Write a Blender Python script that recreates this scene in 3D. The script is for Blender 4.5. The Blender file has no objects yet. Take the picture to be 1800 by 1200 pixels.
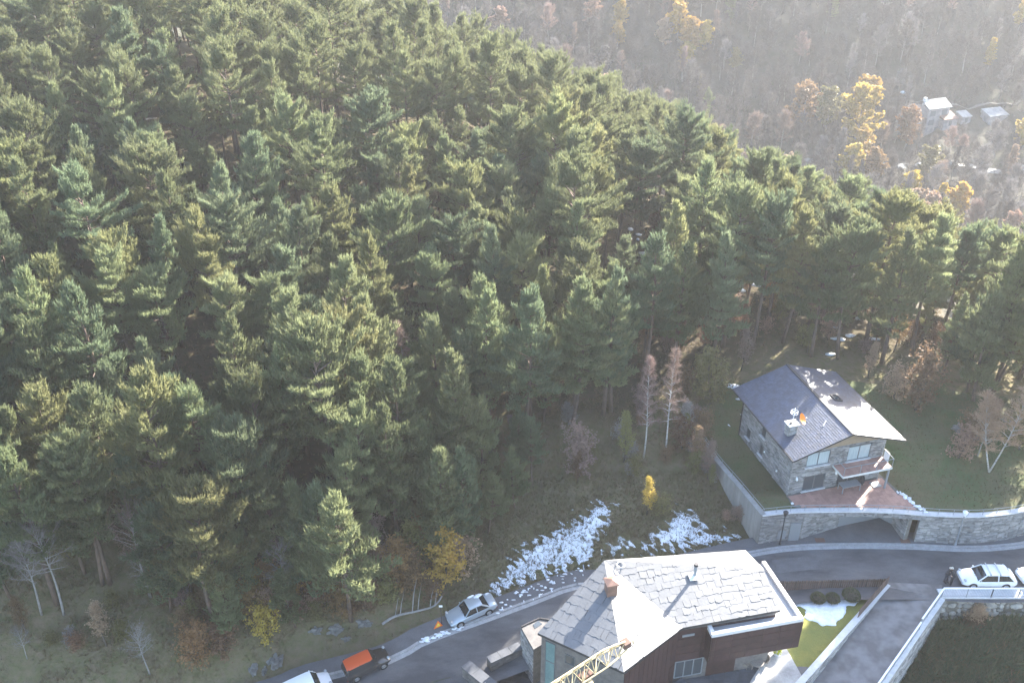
import bpy, bmesh, math, random
import numpy as np
from mathutils import Vector, Matrix, noise as mnoise
from mathutils.geometry import delaunay_2d_cdt

# ------------------------------------------------------------------ camera, sky, sun, exposure
S = bpy.context.scene
C = S.collection
PITCH = math.radians(31.5); FPX = 1700.0; CAMH = 60.0
cd = bpy.data.cameras.new('camera'); cam = bpy.data.objects.new('camera', cd); C.objects.link(cam)
cam.location = (0, 0, CAMH); cam.rotation_euler = (math.pi/2 - PITCH, 0, 0)
cd.sensor_width = 36; cd.lens = 36*FPX/1800; cd.clip_start = 0.5; cd.clip_end = 3000
S.camera = cam
SUN_AZ, SUN_EL = math.radians(40), math.radians(26.5)     # azimuth from the view direction towards the right
W = bpy.data.worlds.new('World'); S.world = W; W.use_nodes = True
nt = W.node_tree; bgn = nt.nodes['Background']
sky = nt.nodes.new('ShaderNodeTexSky'); sky.sky_type = 'NISHITA'; sky.sun_disc = False
sky.sun_elevation = SUN_EL; sky.sun_rotation = SUN_AZ; sky.air_density = 1.0; sky.dust_density = 1.5
nt.links.new(sky.outputs[0], bgn.inputs[0]); bgn.inputs[1].default_value = 0.125
sl = bpy.data.lights.new('sun', 'SUN'); so = bpy.data.objects.new('sun', sl); C.objects.link(so)
sl.energy = 5.0; sl.angle = math.radians(0.5); sl.color = (1.0, 0.93, 0.82)
sd = Vector((math.sin(SUN_AZ)*math.cos(SUN_EL), math.cos(SUN_AZ)*math.cos(SUN_EL), math.sin(SUN_EL)))
so.rotation_euler = sd.to_track_quat('Z', 'Y').to_euler()
S.view_settings.view_transform = 'Standard'; S.view_settings.look = 'None'
S.view_settings.exposure = 2.7; S.view_settings.gamma = 1.0; S.view_settings.use_curve_mapping = False
S.cycles.max_bounces = 6; S.cycles.diffuse_bounces = 3; S.cycles.glossy_bounces = 2
S.cycles.transmission_bounces = 4; S.cycles.volume_bounces = 1; S.cycles.transparent_max_bounces = 4
S.cycles.use_denoising = True
HAZE_DENSITY = 0.00021

# ------------------------------------------------------------------ helpers
R = random.Random(7)
def U(a, b): return R.uniform(a, b)

class MB:
    """collects shapes for one mesh object"""
    def __init__(s): s.v = []; s.f = []; s.m = []; s.cm = 0
    def add(s, vs, fs):
        o = len(s.v); s.v.extend([tuple(p) for p in vs]); s.f.extend([tuple(i+o for i in f) for f in fs]); s.m.extend([s.cm]*len(fs)); return s
    def box(s, c, d, rz=0, tilt=None):
        x, y, z = (k/2 for k in d)
        vs = [Vector((a*x, b*y, e*z)) for e in (-1, 1) for b in (-1, 1) for a in (-1, 1)]
        if tilt: vs = [tilt @ p for p in vs]
        if rz:
            q = Matrix.Rotation(rz, 3, 'Z'); vs = [q @ p for p in vs]
        c = Vector(c)
        return s.add([p+c for p in vs], [(0,2,3,1),(4,5,7,6),(0,1,5,4),(2,6,7,3),(1,3,7,5),(0,4,6,2)])
    def bb(s, a, b):  # box from two corners
        return s.box([(p+q)/2 for p, q in zip(a, b)], [abs(q-p) for p, q in zip(a, b)])
    def tube(s, pts, rs, n=6, cap=True):
        pts = [Vector(p) for p in pts]
        if not isinstance(rs, (list, tuple)): rs = [rs]*len(pts)
        vs = []; fs = []
        for i, p in enumerate(pts):
            d = (pts[min(i+1, len(pts)-1)]-pts[max(i-1, 0)])
            if d.length < 1e-6: d = Vector((0,0,1))
            d.normalize()
            a = d.cross(Vector((0,0,1)) if abs(d.z) < .95 else Vector((1,0,0))); a.normalize(); b = d.cross(a)
            for k in range(n):
                t = 2*math.pi*k/n
                vs.append(p+(a*math.cos(t)+b*math.sin(t))*rs[i])
        for i in range(len(pts)-1):
            for k in range(n):
                fs.append((i*n+k, i*n+(k+1) % n, (i+1)*n+(k+1) % n, (i+1)*n+k))
        if cap and n > 2:
            fs.append(tuple(range(n))[::-1]); fs.append(tuple((len(pts)-1)*n+k for k in range(n)))
        return s.add(vs, fs)
    def bar(s, a, b, w, h):   # rectangular bar between two points
        a, b = Vector(a), Vector(b); d = (b-a); L = d.length; d.normalize()
        x = d.cross(Vector((0,0,1))); 
        if x.length < 1e-3: x = Vector((1,0,0))
        x.normalize(); y = x.cross(d)
        vs = [p+x*sx*w/2+y*sy*h/2 for p in (a, b) for sx, sy in ((-1,-1),(1,-1),(1,1),(-1,1))]
        return s.add(vs, [(0,1,2,3),(7,6,5,4),(0,4,5,1),(1,5,6,2),(2,6,7,3),(3,7,4,0)])
    def prism(s, poly, z0, z1):   # poly xy ; z may be lists
        n = len(poly)
        za = z0 if isinstance(z0, (list, tuple)) else [z0]*n
        zb = z1 if isinstance(z1, (list, tuple)) else [z1]*n
        vs = [(p[0], p[1], za[i]) for i, p in enumerate(poly)]+[(p[0], p[1], zb[i]) for i, p in enumerate(poly)]
        fs = [tuple(range(n))[::-1], tuple(range(n, 2*n))]+[(i, (i+1) % n, n+(i+1) % n, n+i) for i in range(n)]
        return s.add(vs, fs)
    def lathe(s, prof, c=(0,0,0), n=12):
        vs = []; fs = []
        for r, z in prof:
            for k in range(n):
                t = 2*math.pi*k/n; vs.append((c[0]+r*math.cos(t), c[1]+r*math.sin(t), c[2]+z))
        for i in range(len(prof)-1):
            for k in range(n): fs.append((i*n+k, i*n+(k+1) % n, (i+1)*n+(k+1) % n, (i+1)*n+k))
        fs.append(tuple(range(n))[::-1]); fs.append(tuple((len(prof)-1)*n+k for k in range(n)))
        return s.add(vs, fs)
    def blob(s, c, r, seed=0, amp=.25, sub=2, fq=1.2):
        bm = bmesh.new(); bmesh.ops.create_icosphere(bm, subdivisions=sub, radius=1)
        r = (r, r, r) if not isinstance(r, (tuple, list)) else r
        vs = []
        for v in bm.verts:
            k = 1+amp*mnoise.noise(v.co*fq+Vector((seed*3.1, seed*1.7, seed*.9)))
            vs.append((c[0]+v.co.x*r[0]*k, c[1]+v.co.y*r[1]*k, c[2]+v.co.z*r[2]*k))
        fs = [tuple(q.index for q in f.verts) for f in bm.faces]; bm.free()
        return s.add(vs, fs)
    def mesh(s, name, smooth=None):
        me = bpy.data.meshes.new(name); me.from_pydata(s.v, [], s.f); me.validate(verbose=False)
        if any(s.m) and len(s.m) == len(me.polygons): me.polygons.foreach_set('material_index', s.m)
        if smooth is not None:
            me.polygons.foreach_set('use_smooth', [True]*len(me.polygons))
            if smooth < 3: me.set_sharp_from_angle(angle=smooth)
        me.update(); return me
    def build(s, name, m, parent=None, world=False, smooth=None, fix=True):
        if world and parent is not None:
            l = Vector(parent.location); s.v = [tuple(Vector(p)-l) for p in s.v]
        me = s.mesh(name, smooth)
        if fix:
            bm = bmesh.new(); bm.from_mesh(me); bmesh.ops.recalc_face_normals(bm, faces=bm.faces); bm.to_mesh(me); bm.free()
        return link(name, me, m, parent)
def link(name, me, m=None, parent=None):
    o = bpy.data.objects.new(name, me); C.objects.link(o)
    if m is not None:
        for q in (m if isinstance(m, (list, tuple)) else [m]): me.materials.append(q)
    if parent is not None: o.parent = parent
    return o
def thing(name, label, cat, loc=(0,0,0), rz=0, group=None):
    o = bpy.data.objects.new(name, None); C.objects.link(o); o.location = loc; o.rotation_euler = (0, 0, rz)
    o.empty_display_size = .3
    return tag(o, label, cat, group)
def tag(o, label, cat, group=None):
    o['label'] = label; o['category'] = cat
    if group: o['group'] = group
    return o
def struct(o): o['kind'] = 'structure'; return o
def stuff(o): o['kind'] = 'stuff'; return o
def ray(px, py):      # direction of the line of sight measured in the photograph, used to survey real positions
    u = (px-900)/FPX; v = (py-600)/FPX
    return (u, math.cos(PITCH)-v*math.sin(PITCH), -math.sin(PITCH)-v*math.cos(PITCH))
def P(px, py, z=0.0):
    d = ray(px, py); t = (z-CAMH)/d[2]; return Vector((d[0]*t, d[1]*t, z))
def smooth_line(pts, step=1.0):
    pts = [Vector(p) for p in pts]; out = []
    for i in range(len(pts)-1):
        p0 = pts[max(i-1, 0)]; p1 = pts[i]; p2 = pts[i+1]; p3 = pts[min(i+2, len(pts)-1)]
        n = max(1, int((p2-p1).length/step))
        for k in range(n):
            t = k/n
            out.append(.5*((2*p1)+(p2-p0)*t+(2*p0-5*p1+4*p2-p3)*t*t+(3*p1-p0-3*p2+p3)*t**3))
    out.append(pts[-1]); return out
def normals2(pts):
    r = []
    for i in range(len(pts)):
        d = pts[min(i+1, len(pts)-1)]-pts[max(i-1, 0)]; d = Vector((d.x, d.y, 0)); d.normalize(); r.append(Vector((-d.y, d.x, 0)))
    return r
def strip(mb, pts, o0, o1, dz, th=0.0, cross=1):   # ribbon along a line between two sideways offsets; th gives it sides
    n = normals2(pts); m = len(pts)
    vs = []; fs = []
    for p, q in zip(pts, n):
        for k in range(cross+1):
            w = p+q*(o0+(o1-o0)*k/cross); vs.append((w.x, w.y, p.z+dz))
    c = cross+1
    for i in range(m-1):
        for k in range(cross): fs.append((i*c+k, (i+1)*c+k, (i+1)*c+k+1, i*c+k+1))
    if th:
        b = len(vs); vs += [(x, y, z-th) for x, y, z in vs]
        for i in range(m-1):
            fs.append((i*c, (i+1)*c, b+(i+1)*c, b+i*c)); fs.append((i*c+cross, (i+1)*c+cross, b+(i+1)*c+cross, b+i*c+cross))
        for e in (0, m-1):
            fs.append((e*c, e*c+cross, b+e*c+cross, b+e*c))
    return mb.add(vs, fs)
def inside(poly, x, y):
    r = False; n = len(poly); j = n-1
    for i in range(n):
        xi, yi = poly[i][0], poly[i][1]; xj, yj = poly[j][0], poly[j][1]
        if (yi > y) != (yj > y) and x < (xj-xi)*(y-yi)/(yj-yi)+xi: r = not r
        j = i
    return r
def clip_poly(sub, clip):   # Sutherland-Hodgman, clip convex and counter-clockwise
    out = sub
    for i in range(len(clip)):
        a, b = clip[i], clip[(i+1) % len(clip)]; inp = out; out = []
        if not inp: return []
        f = lambda p: (b[0]-a[0])*(p[1]-a[1])-(b[1]-a[1])*(p[0]-a[0])
        for k in range(len(inp)):
            p, q = inp[k-1], inp[k]; fp, fq = f(p), f(q)
            if fq >= 0:
                if fp < 0: t = fp/(fp-fq); out.append((p[0]+(q[0]-p[0])*t, p[1]+(q[1]-p[1])*t))
                out.append(q)
            elif fp >= 0: t = fp/(fp-fq); out.append((p[0]+(q[0]-p[0])*t, p[1]+(q[1]-p[1])*t))
    return out
def parea(p): return abs(sum(p[i-1][0]*p[i][1]-p[i][0]*p[i-1][1] for i in range(len(p))))/2

# ------------------------------------------------------------------ materials
def nd(t, ty, **k):
    n = t.nodes.new(ty)
    for a, b in k.items(): setattr(n, a, b)
    return n
def mat(name, col, col2=None, rough=.85, scale=1.5, bump=0., bscale=12., metal=0., island=0., objrand=0., fine=.25, spec=.4, coat=0., thr=(.35,.65), stretch=None):
    m = bpy.data.materials.new(name); m.use_nodes = True; t = m.node_tree; b = t.nodes['Principled BSDF']
    b.inputs['Roughness'].default_value = rough; b.inputs['Metallic'].default_value = metal
    b.inputs['Specular IOR Level'].default_value = spec; b.inputs['Coat Weight'].default_value = coat; b.inputs['Coat Roughness'].default_value = .5
    tc = nd(t, 'ShaderNodeTexCoord'); src = tc.outputs['Object']
    if stretch:
        mp = nd(t, 'ShaderNodeMapping'); mp.inputs['Scale'].default_value = stretch; t.links.new(src, mp.inputs[0]); src = mp.outputs[0]
    n1 = nd(t, 'ShaderNodeTexNoise'); n1.inputs['Scale'].default_value = scale; n1.inputs['Detail'].default_value = 6; n1.inputs['Roughness'].default_value = .62
    t.links.new(src, n1.inputs['Vector'])
    mr = nd(t, 'ShaderNodeMapRange'); mr.inputs[1].default_value = thr[0]; mr.inputs[2].default_value = thr[1]
    t.links.new(n1.outputs['Fac'], mr.inputs[0])
    mx = nd(t, 'ShaderNodeMix', data_type='RGBA'); mx.inputs['A'].default_value = (*col, 1)
    c2 = col2 if col2 else tuple(c*.72 for c in col)
    mx.inputs['B'].default_value = (*c2, 1); t.links.new(mr.outputs[0], mx.inputs['Factor'])
    out = mx.outputs['Result']
    val = None
    def mulval(sock, lo, hi):
        nonlocal out
        k = nd(t, 'ShaderNodeMapRange'); k.inputs[3].default_value = lo; k.inputs[4].default_value = hi; t.links.new(sock, k.inputs[0])
        h = nd(t, 'ShaderNodeHueSaturation'); t.links.new(k.outputs[0], h.inputs['Value']); t.links.new(out, h.inputs['Color']); out = h.outputs[0]
    if fine:
        n2 = nd(t, 'ShaderNodeTexNoise'); n2.inputs['Scale'].default_value = bscale; n2.inputs['Detail'].default_value = 4; t.links.new(src, n2.inputs['Vector'])
        mulval(n2.outputs['Fac'], 1-fine, 1+fine)
    if island:
        g = nd(t, 'ShaderNodeNewGeometry'); mulval(g.outputs['Random Per Island'], 1-island, 1+island)
    if objrand:
        g = nd(t, 'ShaderNodeObjectInfo'); mulval(g.outputs['Random'], 1-objrand, 1+objrand)
    t.links.new(out, b.inputs['Base Color'])
    if bump:
        n3 = nd(t, 'ShaderNodeTexNoise'); n3.inputs['Scale'].default_value = bscale; n3.inputs['Detail'].default_value = 5; t.links.new(src, n3.inputs['Vector'])
        bp = nd(t, 'ShaderNodeBump'); bp.inputs['Strength'].default_value = bump; bp.inputs['Distance'].default_value = .05
        t.links.new(n3.outputs['Fac'], bp.inputs['Height']); t.links.new(bp.outputs[0], b.inputs['Normal'])
    return m
def leafmat(name, a, b_, objv=.25, trans=.35, sat=1.0):
    m = bpy.data.materials.new(name); m.use_nodes = True; t = m.node_tree; b = t.nodes['Principled BSDF']
    b.inputs['Roughness'].default_value = .6; b.inputs['Specular IOR Level'].default_value = .25
    g = nd(t, 'ShaderNodeNewGeometry'); oi = nd(t, 'ShaderNodeObjectInfo')
    mx = nd(t, 'ShaderNodeMix', data_type='RGBA'); mx.inputs['A'].default_value = (*a, 1); mx.inputs['B'].default_value = (*b_, 1)
    t.links.new(g.outputs['Random Per Island'], mx.inputs['Factor'])
    k = nd(t, 'ShaderNodeMapRange'); k.inputs[3].default_value = 1-objv; k.inputs[4].default_value = 1+objv; t.links.new(oi.outputs['Random'], k.inputs[0])
    mw = nd(t, 'ShaderNodeMath', operation='FRACT'); m7 = nd(t, 'ShaderNodeMath', operation='MULTIPLY'); m7.inputs[1].default_value = 7.31
    t.links.new(oi.outputs['Random'], m7.inputs[0]); t.links.new(m7.outputs[0], mw.inputs[0])
    hk = nd(t, 'ShaderNodeMapRange'); hk.inputs[3].default_value = .485; hk.inputs[4].default_value = .515; t.links.new(mw.outputs[0], hk.inputs[0])
    h = nd(t, 'ShaderNodeHueSaturation'); h.inputs['Saturation'].default_value = sat
    t.links.new(hk.outputs[0], h.inputs['Hue']); t.links.new(k.outputs[0], h.inputs['Value']); t.links.new(mx.outputs['Result'], h.inputs['Color'])
    t.links.new(h.outputs[0], b.inputs['Base Color'])
    tr = nd(t, 'ShaderNodeBsdfTranslucent'); t.links.new(h.outputs[0], tr.inputs['Color'])
    ms = nd(t, 'ShaderNodeMixShader'); ms.inputs[0].default_value = trans
    t.links.new(b.outputs[0], ms.inputs[1]); t.links.new(tr.outputs[0], ms.inputs[2])
    t.links.new(ms.outputs[0], t.nodes['Material Output'].inputs['Surface'])
    return m
def flat(name, col, rough=.5, metal=0., spec=.5, coat=0.):
    m = bpy.data.materials.new(name); m.use_nodes = True; b = m.node_tree.nodes['Principled BSDF']
    b.inputs['Base Color'].default_value = (*col, 1); b.inputs['Roughness'].default_value = rough; b.inputs['Metallic'].default_value = metal
    b.inputs['Specular IOR Level'].default_value = spec; b.inputs['Coat Weight'].default_value = coat; b.inputs['Coat Roughness'].default_value = .06
    return m
M = dict(
 asphalt=mat('asphalt', (.105,.105,.112), (.045,.046,.053), rough=.58, scale=.38, bump=.25, bscale=26, fine=.35, thr=(.40,.64), stretch=(.5,1,1)),
 concrete_wet=mat('wet_concrete', (.15,.15,.158), (.082,.082,.086), rough=.5, scale=.75, bump=.1, bscale=6, thr=(.40,.60), fine=.2),
 pave=mat('pavement', (.12,.12,.13), (.09,.09,.095), scale=.8, bscale=10),
 kerb=mat('kerb_stone', (.34,.34,.35), (.26,.26,.26), scale=2, bscale=9),
 snow=mat('snow', (.80,.83,.88), (.62,.65,.70), rough=.6, scale=2.5, bump=.4, bscale=14, fine=.12),
 rattan=mat('rattan', (.24,.215,.19), (.17,.15,.135), scale=8),
 slush=mat('thin_slush', (.40,.42,.43), (.24,.25,.24), rough=.5, scale=3, bscale=10),
 concrete=mat('concrete', (.30,.30,.29), (.2,.2,.195), scale=.9, bscale=3, fine=.2, stretch=(1,1,.25)),
 coping=mat('pale_coping', (.55,.55,.56), (.45,.45,.46), scale=2, bscale=9, fine=.12),
 core=mat('wall_core', (.12,.12,.125), scale=2),
 stone=mat('grey_stone', (.27,.265,.26), (.17,.17,.175), scale=.8, bscale=8, island=.35, bump=.3),
 rubble=mat('rubble_stone', (.33,.31,.275), (.22,.21,.2), scale=1.6, bscale=9, bump=.5, objrand=.25),
 mortar=mat('mortar', (.15,.14,.125), (.1,.095,.085), scale=2, bscale=7, bump=.4),
 wallstone=mat('pale_stone', (.36,.35,.34), (.22,.22,.22), scale=.8, bscale=8, island=.3, bump=.3),
 slate_small=mat('blue_slate', (.032,.045,.085), (.024,.034,.06), rough=.5, scale=1.2, bscale=20, island=.3, fine=.1, spec=1.0),
 slate_big=mat('grey_slate', (.075,.08,.088), (.056,.06,.066), rough=.5, scale=1.6, bscale=6, bump=.15, objrand=.07, fine=.12, spec=1.0, coat=.4),
 under=flat('dark_underlay', (.03,.03,.033), .9),
 timber=mat('timber', (.30,.235,.165), (.24,.18,.125), scale=3, bscale=20, stretch=(.3,1,4)),
 white=flat('white_paint', (.75,.76,.77), .45),
 offwhite=mat('offwhite_render', (.62,.62,.6), (.5,.5,.49), scale=1.5, bscale=8, fine=.12),
 glass=flat('dark_glass', (.05,.06,.07), .06, spec=.8),
 curtain=mat('curtain_behind_glass', (.38,.44,.46), (.30,.36,.38), rough=.12, scale=3, stretch=(6,1,.3), fine=.15, bscale=8, spec=.7),
 teal=mat('teal_glass', (.13,.22,.22), (.1,.17,.18), rough=.1, spec=.7, scale=.6),
 frame=flat('grey_frame', (.10,.11,.12), .5),
 grey=flat('grey_metal', (.26,.28,.3), .45, .3),
 darkmetal=flat('dark_metal', (.03,.03,.035), .5, .2),
 terra=mat('terracotta_tile', (.36,.205,.165), (.29,.165,.135), scale=.7, bscale=10, island=.14, rough=.55),
 cladding=mat('brown_cladding', (.062,.032,.031), (.044,.024,.025), rough=.5, scale=2, bscale=24, objrand=.18, metal=.25),
 zinc=mat('zinc_roof', (.33,.33,.34), (.26,.26,.27), rough=.4, scale=1, bscale=6, fine=.1),
 fascia=flat('pale_fascia', (.62,.6,.6), .4),
 darkstone=mat('dark_stone_tile', (.14,.13,.125), (.09,.085,.085), scale=2, bscale=9, island=.25, rough=.6),
 patio=mat('patio_slate', (.085,.09,.105), (.06,.065,.075), rough=.5, scale=1.2, bscale=8, island=.2),
 path=mat('pale_path', (.42,.41,.4), (.28,.27,.26), scale=.8, bscale=6),
 picket=mat('brown_picket', (.10,.065,.055), (.065,.045,.04), scale=3, bscale=18, objrand=.3, stretch=(3,3,.5)),
 lawn=mat('lawn', (.06,.085,.028), (.10,.09,.045), scale=.35, bscale=9, bump=.6, fine=.35, rough=.95),
 grass=mat('sunny_grass', (.20,.19,.045), (.14,.155,.04), scale=.6, bscale=12, bump=.6, fine=.3, rough=.95),
 copper=mat('copper_brown', (.27,.16,.12), (.2,.12,.09), rough=.45, scale=2, metal=.3),
 crane=mat('crane_yellow', (.55,.45,.25), (.42,.33,.19), rough=.55, scale=4, bscale=16),
 rust=mat('rusty_steel', (.15,.085,.065), (.11,.07,.055), scale=5),
 tyre=flat('tyre_rubber', (.015,.015,.016), .85),
 rim=flat('alloy_rim', (.55,.56,.58), .3, .8),
 carwhite=flat('white_car_paint', (.74,.75,.77), .3, coat=.8),
 carsilver=flat('silver_car_paint', (.42,.47,.52), .3, .45, coat=.8),
 carblack=flat('black_car_paint', (.03,.027,.027), .22, coat=1.0),
 carred=flat('orange_red_paint', (.48,.075,.02), .35, coat=.6),
 carglass=flat('car_glass', (.012,.016,.02), .05, spec=.8),
 lamp=flat('headlight_glass', (.34,.36,.38), .12, spec=.8),
 redlamp=flat('tail_lamp', (.35,.015,.012), .2),
 plastic=flat('black_plastic', (.02,.02,.022), .6),
 skin=flat('skin', (.45,.28,.2), .6),
 blackcloth=mat('black_cloth', (.018,.018,.022), (.03,.03,.034), scale=9),
 navycloth=mat('navy_cloth', (.03,.035,.055), scale=9),
 greycloth=mat('grey_cloth', (.28,.28,.29), scale=9),
 hairgrey=flat('grey_hair', (.5,.47,.42), .7), hairbrown=flat('brown_hair', (.06,.04,.025), .7),
 orange=flat('orange_dish', (.75,.27,.03), .5), orangered=flat('orange_sign', (.75,.16,.02), .5),
 bark=mat('grey_brown_bark', (.115,.095,.08), (.065,.054,.048), scale=2, bscale=14, bump=.4, stretch=(3,3,.7)),
 pinebark=mat('pine_bark', (.15,.10,.075), (.085,.066,.055), scale=1.2, bscale=14, bump=.4),
 birchbark=mat('birch_bark', (.40,.38,.36), (.16,.145,.135), scale=3, bscale=12, stretch=(1,1,3), thr=(.5,.7)),
 palebark=mat('pale_grey_bark', (.30,.285,.275), (.2,.19,.18), scale=3, bscale=12),
 rock=mat('pale_rock', (.2,.195,.185), (.11,.105,.095), scale=1.2, bscale=7, bump=.6),
 water=flat('river_water', (.07,.09,.1), .5, spec=.4),
 pine=leafmat('pine_needles', (.205,.228,.112), (.15,.178,.094), .28, .45),
 pine_blue=leafmat('bluish_pine_needles', (.165,.20,.112), (.125,.16,.095), .2, .45),
 pine_warm=leafmat('yellowish_pine_needles', (.235,.235,.105), (.178,.19,.09), .2, .45),
 yellow=leafmat('yellow_leaves', (.52,.37,.06), (.40,.28,.06), .2, .45),
 gold=leafmat('golden_leaves', (.44,.30,.06), (.32,.22,.06), .25, .4),
 orangeleaf=leafmat('orange_leaves', (.29,.18,.075), (.21,.135,.065), .25, .4),
 rustleaf=leafmat('rust_leaves', (.20,.125,.07), (.145,.095,.058), .25, .35),
 tanleaf=leafmat('pale_tan_leaves', (.38,.26,.18), (.28,.19,.14), .2, .35),
 pinkleaf=leafmat('pinkish_twigs', (.25,.175,.145), (.18,.13,.11), .2, .25),
 olive=leafmat('olive_leaves', (.20,.185,.07), (.14,.13,.055), .25, .35),
 twig=leafmat('grey_twigs', (.108,.098,.094), (.075,.069,.066), .3, .15),
 twig_pale=leafmat('pale_twigs', (.22,.2,.19), (.15,.14,.135), .25, .1),
 brush=leafmat('dark_brush', (.065,.10,.05), (.12,.11,.06), .1, .25),
 litter=leafmat('leaf_litter', (.16,.115,.07), (.10,.095,.045), .1, .25),
 meadowgrass=leafmat('meadow_grass', (.11,.11,.045), (.16,.13,.07), .1, .3),
 straw=leafmat('straw_grass', (.48,.38,.24), (.32,.22,.14), .1, .35),
)
# ------------------------------------------------------------------ terrain
def zr(x):      # height of the road
    x = np.asarray(x, float)
    return np.interp(x, [-40,-15,0,10,20,26,45,80], [-6.6,-5.0,-3.2,-1.9,-.9,-.6,-.6,-.2])
def PR(px, py):
    z = -2.
    for _ in range(25): p = P(px, py, z); z = float(zr(p.x))
    return p
CPT = [(-16,53,-4.6),(-30,50,-4.2),(-45,50,-2),(-40,60,2),(-30,62,.5),(-20,60,-2.2),(-50,75,8),(-35,75,5.5),(-20,70,1),(-8,63,-2.4),(-60,95,12),(-50,110,13),
 (-37,128,15),(-60,130,17),(-85,125,17),(-85,90,13),(-75,60,5),(-12,94,4.5),(-20,115,10),(-4,147,8),(5,110,5),(15,123,6),(2,77,2.4),(13,76,2.1),(8,66,-.6),(16,66,-.5),(0,66,-1.6),
 (36,104,3.2),(49,92,2.8),(30,90,4),(30,73,2.65),(22,82,3.1),(45,70,2.7),(40,80,3.1),(60,80,2.2),(60,70,2.2),(22,64.2,-.75),(20.2,69.4,.05),(19.3,71.2,1.5),(18,76.4,2.1),
 (25,172,-11),(43,150,-13),(64,130,-15),(80,116,-15),(98,103,-13),(120,85,-10),(60,205,-38),(80,186,-41),(112,165,-42),(145,140,-40),(-30,200,2),(-10,185,-1),(0,215,-18),(-40,160,14),(-70,165,18),
 (-90,200,12),(-60,250,-10),(0,255,-36),(40,262,-44),(90,268,-46),(140,265,-46),(200,250,-44),(110,300,-41),(150,300,-41),(60,300,-40),(0,300,-30),(-60,300,-16),(220,300,-40),
 (0,350,-17),(100,350,-16),(200,350,-16),(300,320,-30),(-100,350,-8),(0,400,14),(100,400,14),(200,400,14),(0,450,36),(150,450,36),(300,450,34),(-150,420,16),(100,560,44),(300,560,44),(-150,560,44),(420,350,-20),(420,560,44),(-300,300,10),(-300,100,20),(-300,560,44),
 (-60,35,-9),(-20,38,-9),(0,48,-6.8),(10,40,-7),(20,44,-6),(30,45,-6.4),(38,56.5,-3.2),(46,56.5,-3.1),(31.6,53,-5.7),(38,50,-5.8),(47,50,-5.4),(60,52,-5),(90,50,-6),(90,70,-2),(0,10,-12),(60,10,-12),(-80,10,-12),(300,100,-30),(300,30,-25),(420,200,-35),(150,80,-14)]
_c = np.array(CPT, float)
def _phi(r2): return .5*r2*np.log(r2+1e-9)
_n = len(_c); _K = _phi(((_c[:,None,:2]-_c[None,:,:2])**2).sum(-1))+np.eye(_n)*6.0
_Pm = np.c_[np.ones(_n), _c[:,:2]]
_w = np.linalg.solve(np.block([[_K, _Pm],[_Pm.T, np.zeros((3,3))]]), np.r_[_c[:,2], 0,0,0])
def nat(x, y):
    x = np.atleast_1d(np.asarray(x, float)); y = np.atleast_1d(np.asarray(y, float))
    d2 = (x[:,None]-_c[None,:,0])**2+(y[:,None]-_c[None,:,1])**2
    return np.minimum(_phi(d2)@_w[:_n]+_w[_n]+_w[_n+1]*x+_w[_n+2]*y, 42+0*x)
# road line: the kerb on the uphill side, surveyed from the picture
KERB = [PR(*p) for p in ((330,1262),(480,1222),(545,1196),(683,1160),(737,1131),(772,1116),(867,1082),(940,1055),(1015,1029))]
KERB += [Vector((10.5,60.6,0)), Vector((15.5,62.0,0)), Vector((20.5,63.15,0)), Vector((23.8,63.75,0)), Vector((29,64.05,0)), Vector((35,64.0,0)), Vector((40,63.7,0)), Vector((43.5,63.9,0)), Vector((47,64.6,0)), Vector((55,67.5,0)), Vector((70,76,0))]
for p in KERB: p.z = float(zr(p.x))
ROAD = smooth_line(KERB, 1.0)
for p in ROAD: p.z = float(zr(p.x))
_rp = np.array([(p.x, p.y) for p in ROAD]); _rn = np.array([(q.x, q.y) for q in normals2(ROAD)])
def offroad(x, y):
    x = np.atleast_1d(x); y = np.atleast_1d(y)
    d = (x[:,None]-_rp[None,:,0])**2+(y[:,None]-_rp[None,:,1])**2; k = d.argmin(1); dist = np.sqrt(d.min(1))
    s = np.sign((x-_rp[k,0])*_rn[k,0]+(y-_rp[k,1])*_rn[k,1])
    return dist*s, zr(_rp[k,0])
WL = [Vector((17.35,79.6,2.8)), Vector((17.74,77.94,2.8)), Vector((18.55,74.7,2.8)), Vector((19.37,71.63,2.8)), Vector((20.69,68.09,2.75)), Vector((22.0,64.45,2.65))]   # concrete wall, back to front
ARC = smooth_line([Vector(p) for p in ((22.0,64.45,2.6),(25.09,64.86,2.6),(30.13,64.98,2.6),(33.59,64.83,2.6),(35.99,64.55,2.6),(39.84,64.30,2.6),(42.43,64.48,2.6),(45.26,65.08,2.6),(50,66.9,2.6),(58,71.0,2.6))], .8)
_ax = np.array([p.x for p in ARC]); _ay = np.array([p.y for p in ARC])
_wy = np.array([p.y for p in WL[::-1]]); _wx = np.array([p.x for p in WL[::-1]])
def sst(a, b, x): t = np.clip((x-a)/(b-a), 0, 1); return t*t*(3-2*t)
def ground(x, y, rough=True, cut=True):
    x = np.atleast_1d(np.asarray(x, float)); y = np.atleast_1d(np.asarray(y, float))
    z = nat(x, y)
    if rough:
        far = np.clip((y-150)/150, 0, 1)
        z = z+(.22+1.6*far)*(np.sin(x*.31+1.7*np.sin(y*.17))*np.cos(y*.27+1.3*np.sin(x*.13)))*sst(66,84,y)+.5*far*np.sin(x*.9+y*.4)*np.cos(y*.7)
    o, zz = offroad(x, y)
    w = np.where(o > 0, 1-sst(1.7, 5.0, o), 1-sst(2.2, 4.6, -o)); w = np.where((o < 30) & (o > -30), w, 0)
    z = w*(zz-.35)+(1-w)*z
    if not cut: return z
    low = (x > np.interp(y, _wy, _wx)+.75) & (y > np.interp(x, _ax, _ay)+.6) & (x < 56)
    return np.where(low, z-3.4*(1-sst(76.5, 82.5, y)), z)
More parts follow.
